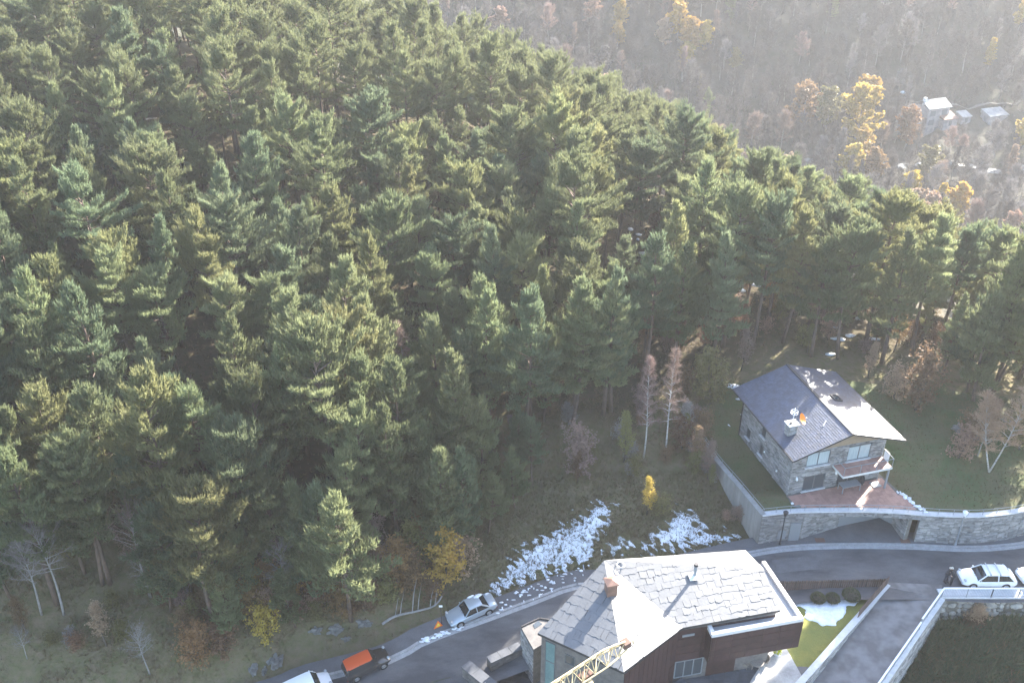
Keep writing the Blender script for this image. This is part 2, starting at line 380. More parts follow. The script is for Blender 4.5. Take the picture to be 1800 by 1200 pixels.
def g1(x, y): return float(ground(x, y)[0])
def G(px, py, dz=0., tmax=700):      # where the line of sight meets the ground (raised by dz)
    d = ray(px, py); t = np.arange(45, tmax, .5)
    z = CAMH+d[2]*t-ground(d[0]*t, d[1]*t, True, False)-dz
    i = int(np.argmax(z < 0)) if (z < 0).any() else len(t)-1
    tt = t[i]; return Vector((d[0]*tt, d[1]*tt, float(ground(d[0]*tt, d[1]*tt, True, False)[0])))
xs = np.r_[np.arange(-420,-90,10), np.arange(-90,72,1.), np.arange(72,220,3.), np.arange(220,521,12)]
ys = np.r_[np.arange(0,40,5), np.arange(40,160,1.), np.arange(160,400,3.), np.arange(400,721,10)]
gx, gy = np.meshgrid(xs, ys); gz = ground(gx.ravel(), gy.ravel())
nx, ny = len(xs), len(ys)
me = bpy.data.meshes.new('ground'); me.vertices.add(nx*ny)
me.vertices.foreach_set('co', np.c_[gx.ravel(), gy.ravel(), gz].ravel())
ii = (np.arange(ny-1)[:,None]*nx+np.arange(nx-1)[None,:]).ravel()
quads = np.c_[ii, ii+1, ii+1+nx, ii+nx]
me.loops.add(quads.size); me.loops.foreach_set('vertex_index', quads.ravel()); me.polygons.add(len(quads))
me.polygons.foreach_set('loop_start', np.arange(0, quads.size, 4)); me.polygons.foreach_set('use_smooth', [True]*len(quads)); me.update(); me.validate()
# forest line: where the trees begin (bases), surveyed in the picture
FOREST = [(-400,1000),(0,1000),(150,985),(300,1000),(440,1005),(560,1010),(650,995),(720,950),(750,850),(800,765),(975,735),(1100,752),(1230,690),(1290,648),(1400,610),(1560,640),(1700,650),(1800,665),(2400,720)]
def project(p):
    y = p[1]*math.cos(PITCH)-(p[2]-CAMH)*math.sin(PITCH); v = -p[1]*math.sin(PITCH)-(p[2]-CAMH)*math.cos(PITCH)
    return 900+FPX*p[0]/y, 600+FPX*v/y
def forest_side(x, y, z):
    px, py = project((x, y, z)); return np.interp(px, [q[0] for q in FOREST], [q[1] for q in FOREST])-py   # >0 in the wood
att = me.attributes.new('cover', 'FLOAT_COLOR', 'POINT')
gxf, gyf = gx.ravel(), gy.ravel()
pxs = 900+FPX*gxf/np.maximum(gyf*math.cos(PITCH)-(gz-CAMH)*math.sin(PITCH), 1); 
pys = 600+FPX*(-gyf*math.sin(PITCH)-(gz-CAMH)*math.cos(PITCH))/np.maximum(gyf*math.cos(PITCH)-(gz-CAMH)*math.sin(PITCH), 1)
wood = sst(-20, 60, np.interp(pxs, [q[0] for q in FOREST], [q[1] for q in FOREST])-pys)
farm = sst(150, 200, gyf)
att.data.foreach_set('color', np.c_[wood, farm, 0*wood, 0*wood+1].ravel())
mg = bpy.data.materials.new('forest_floor'); mg.use_nodes = True; t = mg.node_tree; b = t.nodes['Principled BSDF']; b.inputs['Roughness'].default_value = .95; b.inputs['Specular IOR Level'].default_value = .1
tc = nd(t, 'ShaderNodeTexCoord'); at = nd(t, 'ShaderNodeAttribute', attribute_name='cover'); sp = nd(t, 'ShaderNodeSeparateColor'); t.links.new(at.outputs['Color'], sp.inputs[0])
def ramp(scale, c1, c2, lo=.38, hi=.62, det=7):
    n = nd(t, 'ShaderNodeTexNoise'); n.inputs['Scale'].default_value = scale; n.inputs['Detail'].default_value = det; n.inputs['Roughness'].default_value = .65; t.links.new(tc.outputs['Object'], n.inputs['Vector'])
    k = nd(t, 'ShaderNodeMapRange'); k.inputs[1].default_value = lo; k.inputs[2].default_value = hi; t.links.new(n.outputs['Fac'], k.inputs[0])
    m_ = nd(t, 'ShaderNodeMix', data_type='RGBA'); t.links.new(k.outputs[0], m_.inputs['Factor'])
    for s_, c_ in (('A', c1), ('B', c2)):
        if isinstance(c_, tuple): m_.inputs[s_].default_value = (*c_, 1)
        else: t.links.new(c_, m_.inputs[s_])
    return m_.outputs['Result']
meadow = ramp(.22, ramp(1.3, (.10,.10,.045), (.165,.125,.08)), ramp(2.0, (.145,.115,.078), (.11,.11,.05)))
floor = ramp(.25, ramp(1.1, (.075,.055,.038), (.045,.04,.026)), ramp(1.7, (.055,.056,.026), (.09,.065,.045)))
farc = ramp(.05, ramp(.5, (.05,.048,.038), (.07,.066,.052)), ramp(.7, (.042,.05,.03), (.066,.058,.046)))
def mixby(sock, a, c):
    m_ = nd(t, 'ShaderNodeMix', data_type='RGBA'); t.links.new(sock, m_.inputs['Factor']); t.links.new(a, m_.inputs['A']); t.links.new(c, m_.inputs['B']); return m_.outputs['Result']
t.links.new(mixby(sp.outputs[1], mixby(sp.outputs[0], meadow, floor), farc), b.inputs['Base Color'])
bn = nd(t, 'ShaderNodeTexNoise'); bn.inputs['Scale'].default_value = 2.5; bn.inputs['Detail'].default_value = 8; t.links.new(tc.outputs['Object'], bn.inputs['Vector'])
bp = nd(t, 'ShaderNodeBump'); bp.inputs['Strength'].default_value = .8; bp.inputs['Distance'].default_value = .25; t.links.new(bn.outputs['Fac'], bp.inputs['Height']); t.links.new(bp.outputs[0], b.inputs['Normal'])
struct(link('ground', me, mg))
# the hazy air: one closed box around the whole place
hz = MB().bb((-430,-30,-60), (530,730,62.5)).build('haze', None)
mh = bpy.data.materials.new('hazy_air'); mh.use_nodes = True; t = mh.node_tree; t.nodes.remove(t.nodes['Principled BSDF'])
pv = nd(t, 'ShaderNodeVolumePrincipled'); pv.inputs['Color'].default_value = (.95,.96,1,1); pv.inputs['Density'].default_value = HAZE_DENSITY; pv.inputs['Anisotropy'].default_value = .25
t.links.new(pv.outputs[0], t.nodes['Material Output'].inputs['Volume']); hz.data.materials.append(mh); stuff(hz)

# ------------------------------------------------------------------ road, kerb, pavement, river
mb = MB(); strip(mb, ROAD, -6.4, 0, 0, cross=6); struct(mb.build('road', M['asphalt'], fix=False))
kl = [p for p in ROAD]
kn = normals2(ROAD)
mb = MB(); L = .0
i = 0
for i in range(len(ROAD)-1):       # kerb stones about a metre long
    a, c = ROAD[i], ROAD[i+1]; d = (c-a).normalized()
    strip(mb, [a+d*.012, c-d*.012], .0, .24, .12, .5)
stuff_k = struct(mb.build('kerb', M['kerb']))
mb = MB(); strip(mb, ROAD, .25, 1.75, .105, .6, cross=2); struct(mb.build('pavement', M['pave']))
mb = MB(); n_ = normals2(ROAD)      # strip of pale concrete gutter beside the kerb
strip(mb, ROAD, -.42, -.01, .006); struct(mb.build('gutter', M['kerb'], fix=False))
def road_patch(i, wpos, ln, wd):     # mended pieces of the road surface
    q = ROAD[i:i+ln]; m_ = MB(); strip(m_, q, -wpos-wd, -wpos, .005); struct(m_.build('road_patch', M['pave'], fix=False))
road_patch(44, 1.2, 5, 1.6); road_patch(70, 2.6, 7, 1.1); road_patch(82, .8, 4, 1.3); road_patch(30, 2.0, 9, .8)
riv = smooth_line([Vector((-40,276,-40)), Vector((20,268,-45.2)), Vector((70,268,-46.3)), Vector((95,276,-46.5)), Vector((150,268,-46.6)), Vector((230,255,-44.8))], 4)
mb = MB()
for p in riv: p.z = g1(p.x, p.y)+.35
strip(mb, riv, -2, 2, 0); struct(mb.build('river', M['water'], fix=False))
# ------------------------------------------------------------------ stonework helper
def stone_face(mb, p0, p1, zb0, zb1, zt0, zt1, sw=.42, sh=.15, dep=.1, holes=(), rng=R, gap=.018):
    """single stones laid in courses on the vertical plane p0->p1 (outer side on the right of that direction)"""
    p0, p1 = Vector((p0[0], p0[1], 0)), Vector((p1[0], p1[1], 0)); d = p1-p0; L = d.length; d.normalize(); n = Vector((d.y, -d.x, 0))
    z = min(zb0, zb1)
    while z < max(zt0, zt1):
        h = sh*rng.uniform(.75, 1.3); u = -rng.uniform(0, sw)
        while u < L:
            w = sw*rng.uniform(.5, 1.6); a, b_ = max(u, 0), min(u+w, L); u += w
            if b_-a < .05: continue
            m_ = (a+b_)/2/L; lo = zb0+(zb1-zb0)*m_; hi = zt0+(zt1-zt0)*m_
            z0, z1 = max(z, lo), min(z+h, hi)
            if z1-z0 < .03: continue
            if any(a < hx1 and b_ > hx0 and z0 < hz1 and z1 > hz0 for hx0, hx1, hz0, hz1 in holes):
                pieces = [(a, b_)]
                for hx0, hx1, hz0, hz1 in holes:
                    if z0 < hz1-.02 and z1 > hz0+.02:
                        np_ = []
                        for q in pieces:
                            if q[0] < hx0: np_.append((q[0], min(q[1], hx0)))
                            if q[1] > hx1: np_.append((max(q[0], hx1), q[1]))
                        pieces = np_
            else: pieces = [(a, b_)]
            for a_, c_ in pieces:
                if c_-a_ < .04: continue
                q = dep*rng.uniform(.45, 1.15); j = lambda: rng.uniform(-.012, .012)
                A = [p0+d*(a_+gap/2)+Vector((0,0,z0+gap/2)), p0+d*(c_-gap/2)+Vector((0,0,z0+gap/2)), p0+d*(c_-gap/2)+Vector((0,0,z1-gap/2)), p0+d*(a_+gap/2)+Vector((0,0,z1-gap/2))]
                B = [v+n*(q+j())+d*j() for v in A]
                mb.add(A+B, [(4,5,6,7),(0,1,5,4),(1,2,6,5),(2,3,7,6),(3,0,4,7)])
        z += h
    return mb
def wall_core(mb, p0, p1, zb, zt, th, zt1=None):
    p0, p1 = Vector((p0[0], p0[1], 0)), Vector((p1[0], p1[1], 0)); d = (p1-p0).normalized(); n = Vector((-d.y, d.x, 0))*th
    zt1 = zt if zt1 is None else zt1
    return mb.prism([p0, p1, p1+n, p0+n], zb, [zt, zt1, zt1, zt])

# ------------------------------------------------------------------ stone house on its terrace
HO = Vector((24.79, 67.15, 2.6)); HA = math.radians(15.6)
def HW(x, y, z=0): return HO+Matrix.Rotation(HA, 3, 'Z') @ Vector((x, y, z))
house = thing('stone_house', 'two storey grey stone house with slate gable roof on the walled terrace', 'house', HO, HA)
WX, WY = 9.3, 9.3
mb = MB()
core = [(0.1,.1),(WX-.1,.1),(WX-.1,WY),(0.1,WY)]
mb.prism(core, -.1, [4.5]*4); 
mb.add([(0.1,.1,4.5),(WX-.1,.1,4.5),(4.9,.1,6.1),(0.1,WY,4.5),(WX-.1,WY,4.5),(4.9,WY,6.1)], [(0,1,2),(3,5,4),(0,2,5,3),(1,4,5,2)])
wall = mb.build('wall', M['core'], house)
wins_front = [(1.4,3.7,2.86,4.36), (5.5,7.85,2.6,4.25), (1.45,3.68,.12,1.76), (4.95,7.3,.02,1.75)]
sf = MB()
stone_face(sf, (0,.1), (WX,.1), 0,0,4.62,4.62, .42,.14,.11, wins_front)
stone_face(sf, (0.1,WY), (0.1,0.0), -.05,-.05,4.55,4.55, .42,.14,.11, [(WY-y1,WY-y0,a,b_) for y0,y1,a,b_ in ((4.85,5.65,2.72,3.8),(4.85,5.55,.66,1.78),(7.4,8.15,.75,1.85))])
stone_face(sf, (WX-.1,0), (WX-.1,WY), 0,0,4.6,4.6, .42,.14,.11)
stone_face(sf, (WX,WY), (0,WY), 0,0,4.6,4.6, .42,.16,.11)
stuff(sf.build('wall_stone', M['stone'], wall))
def window(parent, c0, c1, axis, out, frame_m, pane_m, mull=1, sill=True, sillm=None, name='window'):
    """c0,c1: opposite corners in the wall plane (axis 0: plane x=const, 1: plane y=const); out: outward step sign"""
    u0, u1, z0, z1, k = c0[0], c1[0], c0[1], c1[1], c0[2]
    def pt(u, z, d): return (k+out*d, u, z) if axis == 0 else (u, k+out*d, z)
    m_ = MB(); t_ = .07
    for a, b_ in (((u0,z0),(u1,z0+t_)), ((u0,z1-t_),(u1,z1)), ((u0,z0+t_),(u0+t_,z1-t_)), ((u1-t_,z0+t_),(u1,z1-t_))):
        m_.bb(pt(a[0],a[1],.0), pt(b_[0],b_[1],.06))
    for i in range(mull):
        u = u0+(u1-u0)*(i+1)/(mull+1); m_.bb(pt(u-.035,z0+t_,.0), pt(u+.035,z1-t_,.06))
    f = m_.build(name, frame_m, parent)
    MB().bb(pt(u0+t_,z0+t_,.005), pt(u1-t_,z1-t_,.022)).build('pane', pane_m, f)
    if sill: MB().bb(pt(u0-.1,z0-.09,.0), pt(u1+.1,z0-.003,.24)).build('sill', sillm or M['coping'], f)
    return f
window(house, (1.4,2.86,.1), (3.7,4.36), 1, -1, M['frame'], M['curtain'])
window(house, (5.5,2.66,.1), (7.85,4.25), 1, -1, M['frame'], M['curtain'])
window(house, (1.45,.12,.1), (3.68,1.76), 1, -1, M['frame'], M['glass'])
window(house, (4.95,.03,.1), (7.3,1.75), 1, -1, M['frame'], M['glass'], sill=False)
for y0, y1, a, b_ in ((4.85,5.65,2.72,3.8),(4.85,5.55,.66,1.78),(7.4,8.15,.75,1.85)): window(house, (y0,a,.1), (y1,b_), 0, -1, M['frame'], M['glass'], mull=0)
MB().prism([(2.2,-.02),(7.2,-.02),(7.2,.09),(2.2,.09)], 4.63, 4.64)
tb = MB()      # timber boards of the gable
for k in range(12):
    z0 = 4.64+k*.125; half = (6.28-z0)*(5.2/1.72)*.97
    if half < .2: break
    tb.bb((max(.02,4.95-half),-.03+U(-.008,.008),z0+.006), (min(WX-.02,4.95+half),.09,z0+.119))
stuff(tb.build('gable_board', M['timber'], wall))
# roof planes: ridge at x=5, eaves at x=-.5 and 10.6
RX0, RXM, RX1, RY0, RY1, ZE, ZR = -.5, 5.0, 10.6, -.82, 10.8, 4.62, 6.42
mb = MB(); th = .16
mb.add([(RX0,RY0,ZE),(RXM,RY0,ZR),(RX1,RY0,ZE),(RX0,RY1,ZE),(RXM,RY1,ZR),(RX1,RY1,ZE)]+[(RX0,RY0,ZE-th),(RXM,RY0,ZR-th),(RX1,RY0,ZE-th),(RX0,RY1,ZE-th),(RXM,RY1,ZR-th),(RX1,RY1,ZE-th)],
 [(0,1,4,3),(1,2,5,4),(6,9,10,7),(7,10,11,8),(0,6,7,1),(1,7,8,2),(3,4,10,9),(4,5,11,10),(0,3,9,6),(2,8,11,5)])
roof = mb.build('roof', M['under'], house)
sm = MB()
for side in (0, 1):
    e0 = Vector((RX0 if side == 0 else RX1, RY0, ZE)); up = Vector((RXM, RY0, ZR))-e0; SL = up.length; up.normalize(); al = Vector((0,1,0))
    nn = up.cross(al); nn = nn if nn.z > 0 else -nn
    rows = 26; cs = SL/rows
    for r_ in range(rows):
        y = RY0-(.15 if r_ % 2 else 0)
        while y < RY1:
            w = .32*U(.85,1.15); a, b_ = max(y, RY0), min(y+w-.012, RY1); y += w
            if b_-a < .06: continue
            h1 = .022+U(0,.012); q = [e0+up*(r_*cs-.03)+al*(a-RY0)+nn*h1, e0+up*(r_*cs-.03)+al*(b_-RY0)+nn*(h1+U(-.006,.006)), e0+up*(r_*cs+cs)+al*(b_-RY0)+nn*.012, e0+up*(r_*cs+cs)+al*(a-RY0)+nn*.012]
            lo = [q[0]-nn*.03, q[1]-nn*.03]
            sm.add(q+lo, [(0,1,2,3),(4,5,1,0)])
stuff(sm.build('roof_slate', M['slate_small'], roof))
mb = MB(); mb.bar((RXM,RY0-.01,ZR+.045), (RXM,RY1+.01,ZR+.045), .26, .05); mb.build('ridge_cap', M['darkmetal'], roof)
for xx in (RX0-.06, RX1+.06): MB().bar((xx,RY0,ZE-.07), (xx,RY1,ZE-.07), .13, .1).build('gutter', M['darkmetal'], roof)
mb = MB(); mb.tube([(-.06,9.32,4.5),(-.06,9.32,.0)], .06, 8); mb.build('downpipe', M['darkmetal'], house)
def roofz(x): return ZE+(x-RX0)/(RXM-RX0)*(ZR-ZE) if x < RXM else ZE+(RX1-x)/(RX1-RXM)*(ZR-ZE)
mb = MB(); mb.bar((3.4,1.45,roofz(3.4)+.07), (4.0,1.95,roofz(4.0)+.07), .1, .05); mb.build('snow_guard', M['grey'], roof)
sk = MB()
for a, b_ in (((6.7,4.8),(7.5,4.8)), ((6.7,5.7),(7.5,5.7)), ((6.7,4.8),(6.7,5.7)), ((7.5,4.8),(7.5,5.7))): sk.bar((a[0],a[1],roofz(a[0])+.1), (b_[0],b_[1],roofz(b_[0])+.1), .1, .12)
skl = sk.build('skylight', M['darkmetal'], roof)
MB().add([(6.72,4.82,roofz(6.72)+.09),(7.48,4.82,roofz(7.48)+.09),(7.48,5.68,roofz(7.48)+.09),(6.72,5.68,roofz(6.72)+.09)], [(0,1,2,3)]).build('pane', M['glass'], skl)
# chimney with stones and a pale slab
ch = MB(); ch.bb((.52,2.12,4.7), (1.28,2.78,6.06)); chim = ch.build('chimney', M['core'], house)
cs_ = MB()
for a, b_ in (((.52,2.12),(1.28,2.12)), ((1.28,2.12),(1.28,2.78)), ((1.28,2.78),(.52,2.78)), ((.52,2.78),(.52,2.12))): stone_face(cs_, a, b_, 4.75,4.75,6.04,6.04,.3,.13,.09)
stuff(cs_.build('chimney_stone', M['wallstone'], chim))
MB().bb((.36,1.98,6.062), (1.44,2.92,6.15)).build('chimney_cap', M['coping'], chim)
MB().lathe([(.13,0),(.13,.1),(.1,.12)], (.72,2.4,6.152), 10).build('flue', M['darkmetal'], chim)
ant = thing('tv_antenna', 'white ringed TV antenna mast rising from the stone chimney', 'antenna', HW(.98,2.52,6.15), HA)
mb = MB(); mb.tube([(0,0,0),(0,0,1.55)], .03, 6); mb.build('mast', M['white'], ant)
mb = MB()
for zz in (1.0, 1.2): mb.tube([(.3*math.cos(a*math.pi/9),.3*math.sin(a*math.pi/9),zz) for a in range(19)], .018, 5, False)
for a in range(4): mb.tube([(0,0,1.0),(.3*math.cos(a*math.pi/2),.3*math.sin(a*math.pi/2),1.0)], .014, 5)
mb.build('ring', M['white'], ant)
ant2 = thing('radio_aerial', 'thin grey whip aerial on the stone chimney, right of the orange dish', 'antenna', HW(1.36,2.7,6.15), HA)
mb = MB(); mb.tube([(0,0,0),(0,0,1.5)], .018, 5); mb.build('rod', M['grey'], ant2)
MB().bb((-.05,-.05,0), (.05,.05,.1)).build('foot', M['grey'], ant2)
dish = thing('satellite_dish', 'round orange satellite dish fixed beside the stone chimney of the house', 'satellite dish', HW(1.42,2.2,6.15), HA)
mb = MB(); mb.tube([(0,0,-.1),(0,0,.42)], .03, 6); mb.build('bracket', M['grey'], dish)
prof = [(.5*k/6, .22*(k/6)**2) for k in range(7)]; mb = MB(); vs = []; fs = []
q = Vector((.55,-.55,.5)).to_track_quat('Z', 'Y').to_matrix()
for r_, z in prof:
    for k in range(20): vs.append(q @ Vector((r_*math.cos(k*math.pi/10), r_*1.05*math.sin(k*math.pi/10), z))+Vector((.05,-.05,.5)))
for i in range(6):
    for k in range(20): fs.append((i*20+k, i*20+(k+1) % 20, (i+1)*20+(k+1) % 20, (i+1)*20+k))
mb.add(vs, fs); mb.build('reflector', M['orange'], dish)
mb = MB(); e = q @ Vector((0,0,.55)); mb.tube([(.05,-.28,.3), Vector((.05,-.05,.5))+e], .018, 5); mb.box(Vector((.05,-.05,.5))+e, (.1,.1,.1)); mb.build('feed_arm', M['grey'], dish)
# balcony
mb = MB(); mb.bb((4.15,-1.75,2.36), (9.15,.09,2.56)); bal = mb.build('balcony', M['offwhite'], house)
tl = MB()
x = 4.18
while x < 9.1:
    y = -1.72
    while y < -.1: tl.bb((x,y,2.56), (min(x+.405,9.12),min(y+.405,-.03),2.585)); y += .415
    x += .415
stuff(tl.build('balcony_tile', M['terra'], bal))
mb = MB()
for p in ((4.2,-1.7),(5.85,-1.7),(7.5,-1.7),(9.1,-1.7),(4.2,-.1),(9.1,-.1)): mb.bb((p[0]-.02,p[1]-.02,2.58), (p[0]+.02,p[1]+.02,3.5))
mb.bar((4.2,-1.7,3.5), (9.1,-1.7,3.5), .05, .04); mb.bar((4.2,-1.7,3.5), (4.2,-.05,3.5), .05, .04); mb.bar((9.1,-1.7,3.5), (9.1,-.05,3.5), .05, .04)
mb.build('balcony_rail', M['grey'], bal)
towel = MB().box((9.19,-.62,3.02), (.03,.7,1.0)).build('white_towel', M['white']); towel.location = HO; towel.rotation_euler = (0,0,HA)
tag(towel, 'white cloth hanging over the right end of the balcony rail', 'towel')
mb = MB(); mb.bb((8.93,-1.62,.06), (9.07,-1.48,2.355)); mb.build('balcony_post', M['grey'], house)
for xx, zz in ((.67,1.62), (4.66,1.48)):
    mb = MB(); mb.bb((xx-.06,-.1,zz), (xx+.06,.02,zz+.32)); mb.lathe([(.07,0),(.09,.12),(.05,.2)], (xx,-.12,zz+.02), 8); mb.build('wall_lamp', M['white'], house)
mb = MB(); mb.lathe([(.09,0),(.09,.16)], (-.07,2.1,1.1), 8); mb.build('wall_lamp', M['white'], house)
mb = MB(); mb.lathe([(.07,0),(.07,.14)], (-.07,4.5,1.5), 8); mb.build('wall_lamp', M['white'], house)
# terrace floor and lawn
arc_in = [p for p in ARC]
TE = [HW(-.05,0), HW(-.22,-1.45)]+[Vector((p.x,p.y+.22,0)) for p in ARC if 25.4 < p.x < 35.6]+[Vector((36.05,65.15,0)), Vector((34.1,70.2,0)), HW(9.35,0)]
mb = MB(); mb.prism([(p.x, p.y) for p in TE], 2.3, 2.61); struct(mb.build('terrace', M['mortar']))
tl = MB()
for i in range(-3, 40):
    for j in range(-14, 12):
        c = HW(i*.42+.2, j*.42-2.3+.2)
        cs4 = [HW(i*.42+a, j*.42-2.3+b_) for a, b_ in ((.008,.008),(.412,.008),(.412,.412),(.008,.412))]
        if all(inside([(p.x, p.y) for p in TE], p.x, p.y) for p in cs4): tl.prism([(p.x, p.y) for p in cs4], 2.605, 2.635+U(0,.006))
o = tl.build('terrace_tile', M['terra']); stuff(o)
o.parent = bpy.data.objects['terrace']
LP = [(p.x+.12, p.y) for p in WL[::-1]]+[(18.5,80.5),(22,84.5),(28,83.2),(33,84.8),(39,83.6),(44,84.5),(50,82),(55.5,79)]+[(p.x, p.y+.2) for p in ARC[::-1] if p.x < 55]
pts = [Vector(p) for p in LP]; edges = [(i, (i+1) % len(pts)) for i in range(len(pts))]
inn = [Vector((x, y)) for x in np.arange(17.5,56,.7) for y in np.arange(64.5,85,.7) if inside(LP, x, y)]
vv, ee, ff, *_ = delaunay_2d_cdt(pts+inn, edges, [list(range(len(pts)))], 1, 1e-4)
vv = np.array([(v.x, v.y) for v in vv]); lz = nat(vv[:,0], vv[:,1]); dfr = vv[:,1]-np.interp(vv[:,0], _ax, _ay)
lz = 2.55*(1-sst(2, 7, dfr))+lz*sst(2, 7, dfr); 
hl = np.array([(Matrix.Rotation(-HA,3,'Z') @ (Vector((v[0],v[1],0))-Vector((HO.x,HO.y,0))))[:2] for v in vv]); dh = np.maximum(np.maximum(-hl[:,0], hl[:,0]-WX), np.maximum(-hl[:,1]-5, hl[:,1]-WY))
lz = np.where(dh < 3, np.minimum(lz, 2.55+.25*np.maximum(dh,0)), lz)
lz = np.where(vv[:,1] > 79, np.maximum(lz, nat(vv[:,0], vv[:,1])+.05-.1*sst(81.5,84.5,vv[:,1])), lz)
mb = MB(); mb.add([(a[0], a[1], z) for a, z in zip(vv, lz)], ff); struct(mb.build('lawn', M['lawn'], smooth=4))
_lv = np.c_[vv, lz]
def lawnz(x, y): return float(_lv[((_lv[:,0]-x)**2+(_lv[:,1]-y)**2).argmin(), 2])
# concrete wall on the left of the terrace, in cast panels
cw = thing('concrete_wall', 'tall pale concrete retaining wall of upright panels left of the stone house', 'wall', WL[-1])
wl = smooth_line(WL, .25); acc = [0]
for a, b_ in zip(wl, wl[1:]): acc.append(acc[-1]+(b_-a).length)
NP = 10
def at_len(s):
    for i in range(len(acc)-1):
        if acc[i+1] >= s: k = (s-acc[i])/(acc[i+1]-acc[i]); return wl[i].lerp(wl[i+1], k)
    return wl[-1].copy()
Ltot = acc[-1]
for i in range(NP):
    a, b_ = at_len(Ltot*i/NP), at_len(Ltot*(i+1)/NP); d = (b_-a).normalized(); n = Vector((d.y,-d.x,0)); n = n if n.x < 0 else -n
    q = [a+d*.02, b_-d*.02]; off = U(0,.02)
    m_ = MB(); m_.prism([q[0]+n*off, q[1]+n*off, q[1]-n*.3, q[0]-n*.3], -1.6, [a.z-.06,b_.z-.06,b_.z-.06,a.z-.06]); m_.build('wall_panel', M['concrete'], cw, world=True)
mb = MB(); strip(mb, [p for p in wl], -.14, .36, .02, .09); mb.build('coping', M['concrete'], cw, world=True)
def railing(name, label, pts, step, h, mat_, rails, rp=.022, group=None):
    th_ = thing(name, label, 'railing', pts[0], 0, group); s = 0; ac = [0]
    for a, b_ in zip(pts, pts[1:]): ac.append(ac[-1]+(b_-a).length)
    n = max(1, int(ac[-1]/step))
    for k in range(n+1):
        s = ac[-1]*k/n; i = max(j for j in range(len(ac)) if ac[j] <= s+1e-6); i = min(i, len(pts)-2)
        p = pts[i].lerp(pts[i+1], min(1, (s-ac[i])/(ac[i+1]-ac[i])))
        MB().tube([p, p+Vector((0,0,h))], rp, 5).build('post', mat_, th_, world=True)
    for zz, r_ in rails:
        MB().tube([p+Vector((0,0,zz)) for p in pts], r_, 5).build('rail', mat_, th_, world=True)
    return th_
nl = normals2(wl)
railing('terrace_railing', 'low grey two rail railing along the concrete wall left of the house', [p-q*-.1+Vector((0,0,.02)) for p, q in list(zip(wl, nl))[::3]+[list(zip(wl, nl))[-1]]], 1.7, .62, M['grey'], ((.32,.02),(.62,.026)))
railing('terrace_railing', 'low grey two rail railing along the curved terrace edge above the street', [p+Vector((0,.12,.05)) for p in ARC], 1.25, .6, M['grey'], ((.3,.02),(.6,.026)))
# curved stone wall on the street, with the garage mouth
sw_ = thing('terrace_wall', 'long curved grey stone retaining wall with a garage opening below the terrace', 'wall', (30,65,-.6))
mb = MB(); strip(mb, ARC, -.1, .42, .045, .1); mb.build('coping', M['coping'], sw_, world=True)
core_ = MB(); st = MB()
GA, GB = 26.0, 35.3
for a, b_ in zip(ARC, ARC[1:]):
    if b_.x <= GA or a.x >= GB:
        wall_core(core_, a, b_, -1.3, 2.5, .35); stone_face(st, a, b_, -1.2,-1.2,2.49,2.49,.46,.15,.1)
    else:
        wall_core(core_, a, b_, 2.0, 2.5, .35); stone_face(st, a, b_, 2.05,2.05,2.49,2.49,.46,.15,.1)
pA = min(ARC, key=lambda p: abs(p.x-GA)); pB = min(ARC, key=lambda p: abs(p.x-GB))
g1_, g2_, g3_ = Vector((29.63,66.39,0)), Vector((33.9,67.6,0)), Vector((34.78,66.7,0))
wall_core(core_, pA, g1_, -1.2, 2.3, .3); stone_face(st, pA, g1_, -1.2,-1.2,2.3,2.3,.46,.15,.1)
wall_core(core_, g3_, pB, -1.2, 2.3, .3); stone_face(st, g3_, pB, -1.2,-1.2,2.3,2.3,.46,.15,.1)
core_.build('wall_core', M['mortar'], sw_, world=True); stuff(st.build('wall_stone', M['stone'], sw_, world=True))
mb = MB(); wall_core(mb, g1_, g2_, -1.2, 2.3, .3); wall_core(mb, g2_, g3_, -1.2, 2.3, .3); mb.build('garage_wall', M['grey'], sw_, world=True)
mb = MB(); mb.prism([(pA.x,pA.y-.25),(pB.x,pB.y-.25),(pB.x,pB.y),(g3_.x,g3_.y),(g2_.x,g2_.y),(g1_.x,g1_.y),(pA.x,pA.y)], -1.2, -.485); struct(mb.build('garage_floor', M['pave']))
# doorway and hatch in the wall
d0 = Vector((24.35,64.76,0)); 
mb = MB(); mb.box((25.2,64.72,.45), (.95,.16,2.0), .05); mb.build('service_door', M['grey'], sw_, world=True)
mb = MB(); mb.box((24.05,64.6,.2), (.7,.12,.9), .05); mb.build('meter_box', M['grey'], sw_, world=True)
for xx, yy in ((27.6,64.62),(35.2,64.5)):
    tag(MB().box((xx,yy,-.45), (.85,.5,.04), .02).build('drain_cover', M['rust']), 'rust red drain cover on the pavement '+('left' if xx < 30 else 'right')+' of the garage opening', 'drain cover')
# garden table and the things on the terrace
tab = thing('garden_table', 'long grey slatted garden table on the red tiled terrace', 'table', HW(5.75,-.85,.03), HA)
for k in range(6):
    MB().bb((-.93+k*.31,-.42,.7), (-.93+k*.31+.295,.42,.735)).build('tabletop_panel', M['grey'], tab)
MB().bb((-.92,-.4,.64), (.92,.4,.698)).build('apron', M['frame'], tab)
for sx in (-1,1):
    for sy in (-1,1): MB().bb((sx*.88-.03,sy*.36-.03,0), (sx*.88+.03,sy*.36+.03,.638)).build('leg', M['grey'], tab)
bbq = thing('covered_barbecue', 'black covered barbecue standing between the table and the stone wall', 'barbecue', HW(7.1,-.62,.03), HA)
mb = MB(); mb.blob((0,0,.62), (.33,.3,.52), 3, .25, 2, 2.2); mb.build('cover', M['blackcloth'], bbq, smooth=4)
for sx in (-.2,.2): MB().lathe([(.06,0),(.06,.15)], (sx,0,0), 8).build('wheel', M['plastic'], bbq)
par = thing('parasol_base', 'grey square parasol base with short pole on the terrace under the balcony corner', 'parasol base', HW(8.5,-.9,.035), HA)
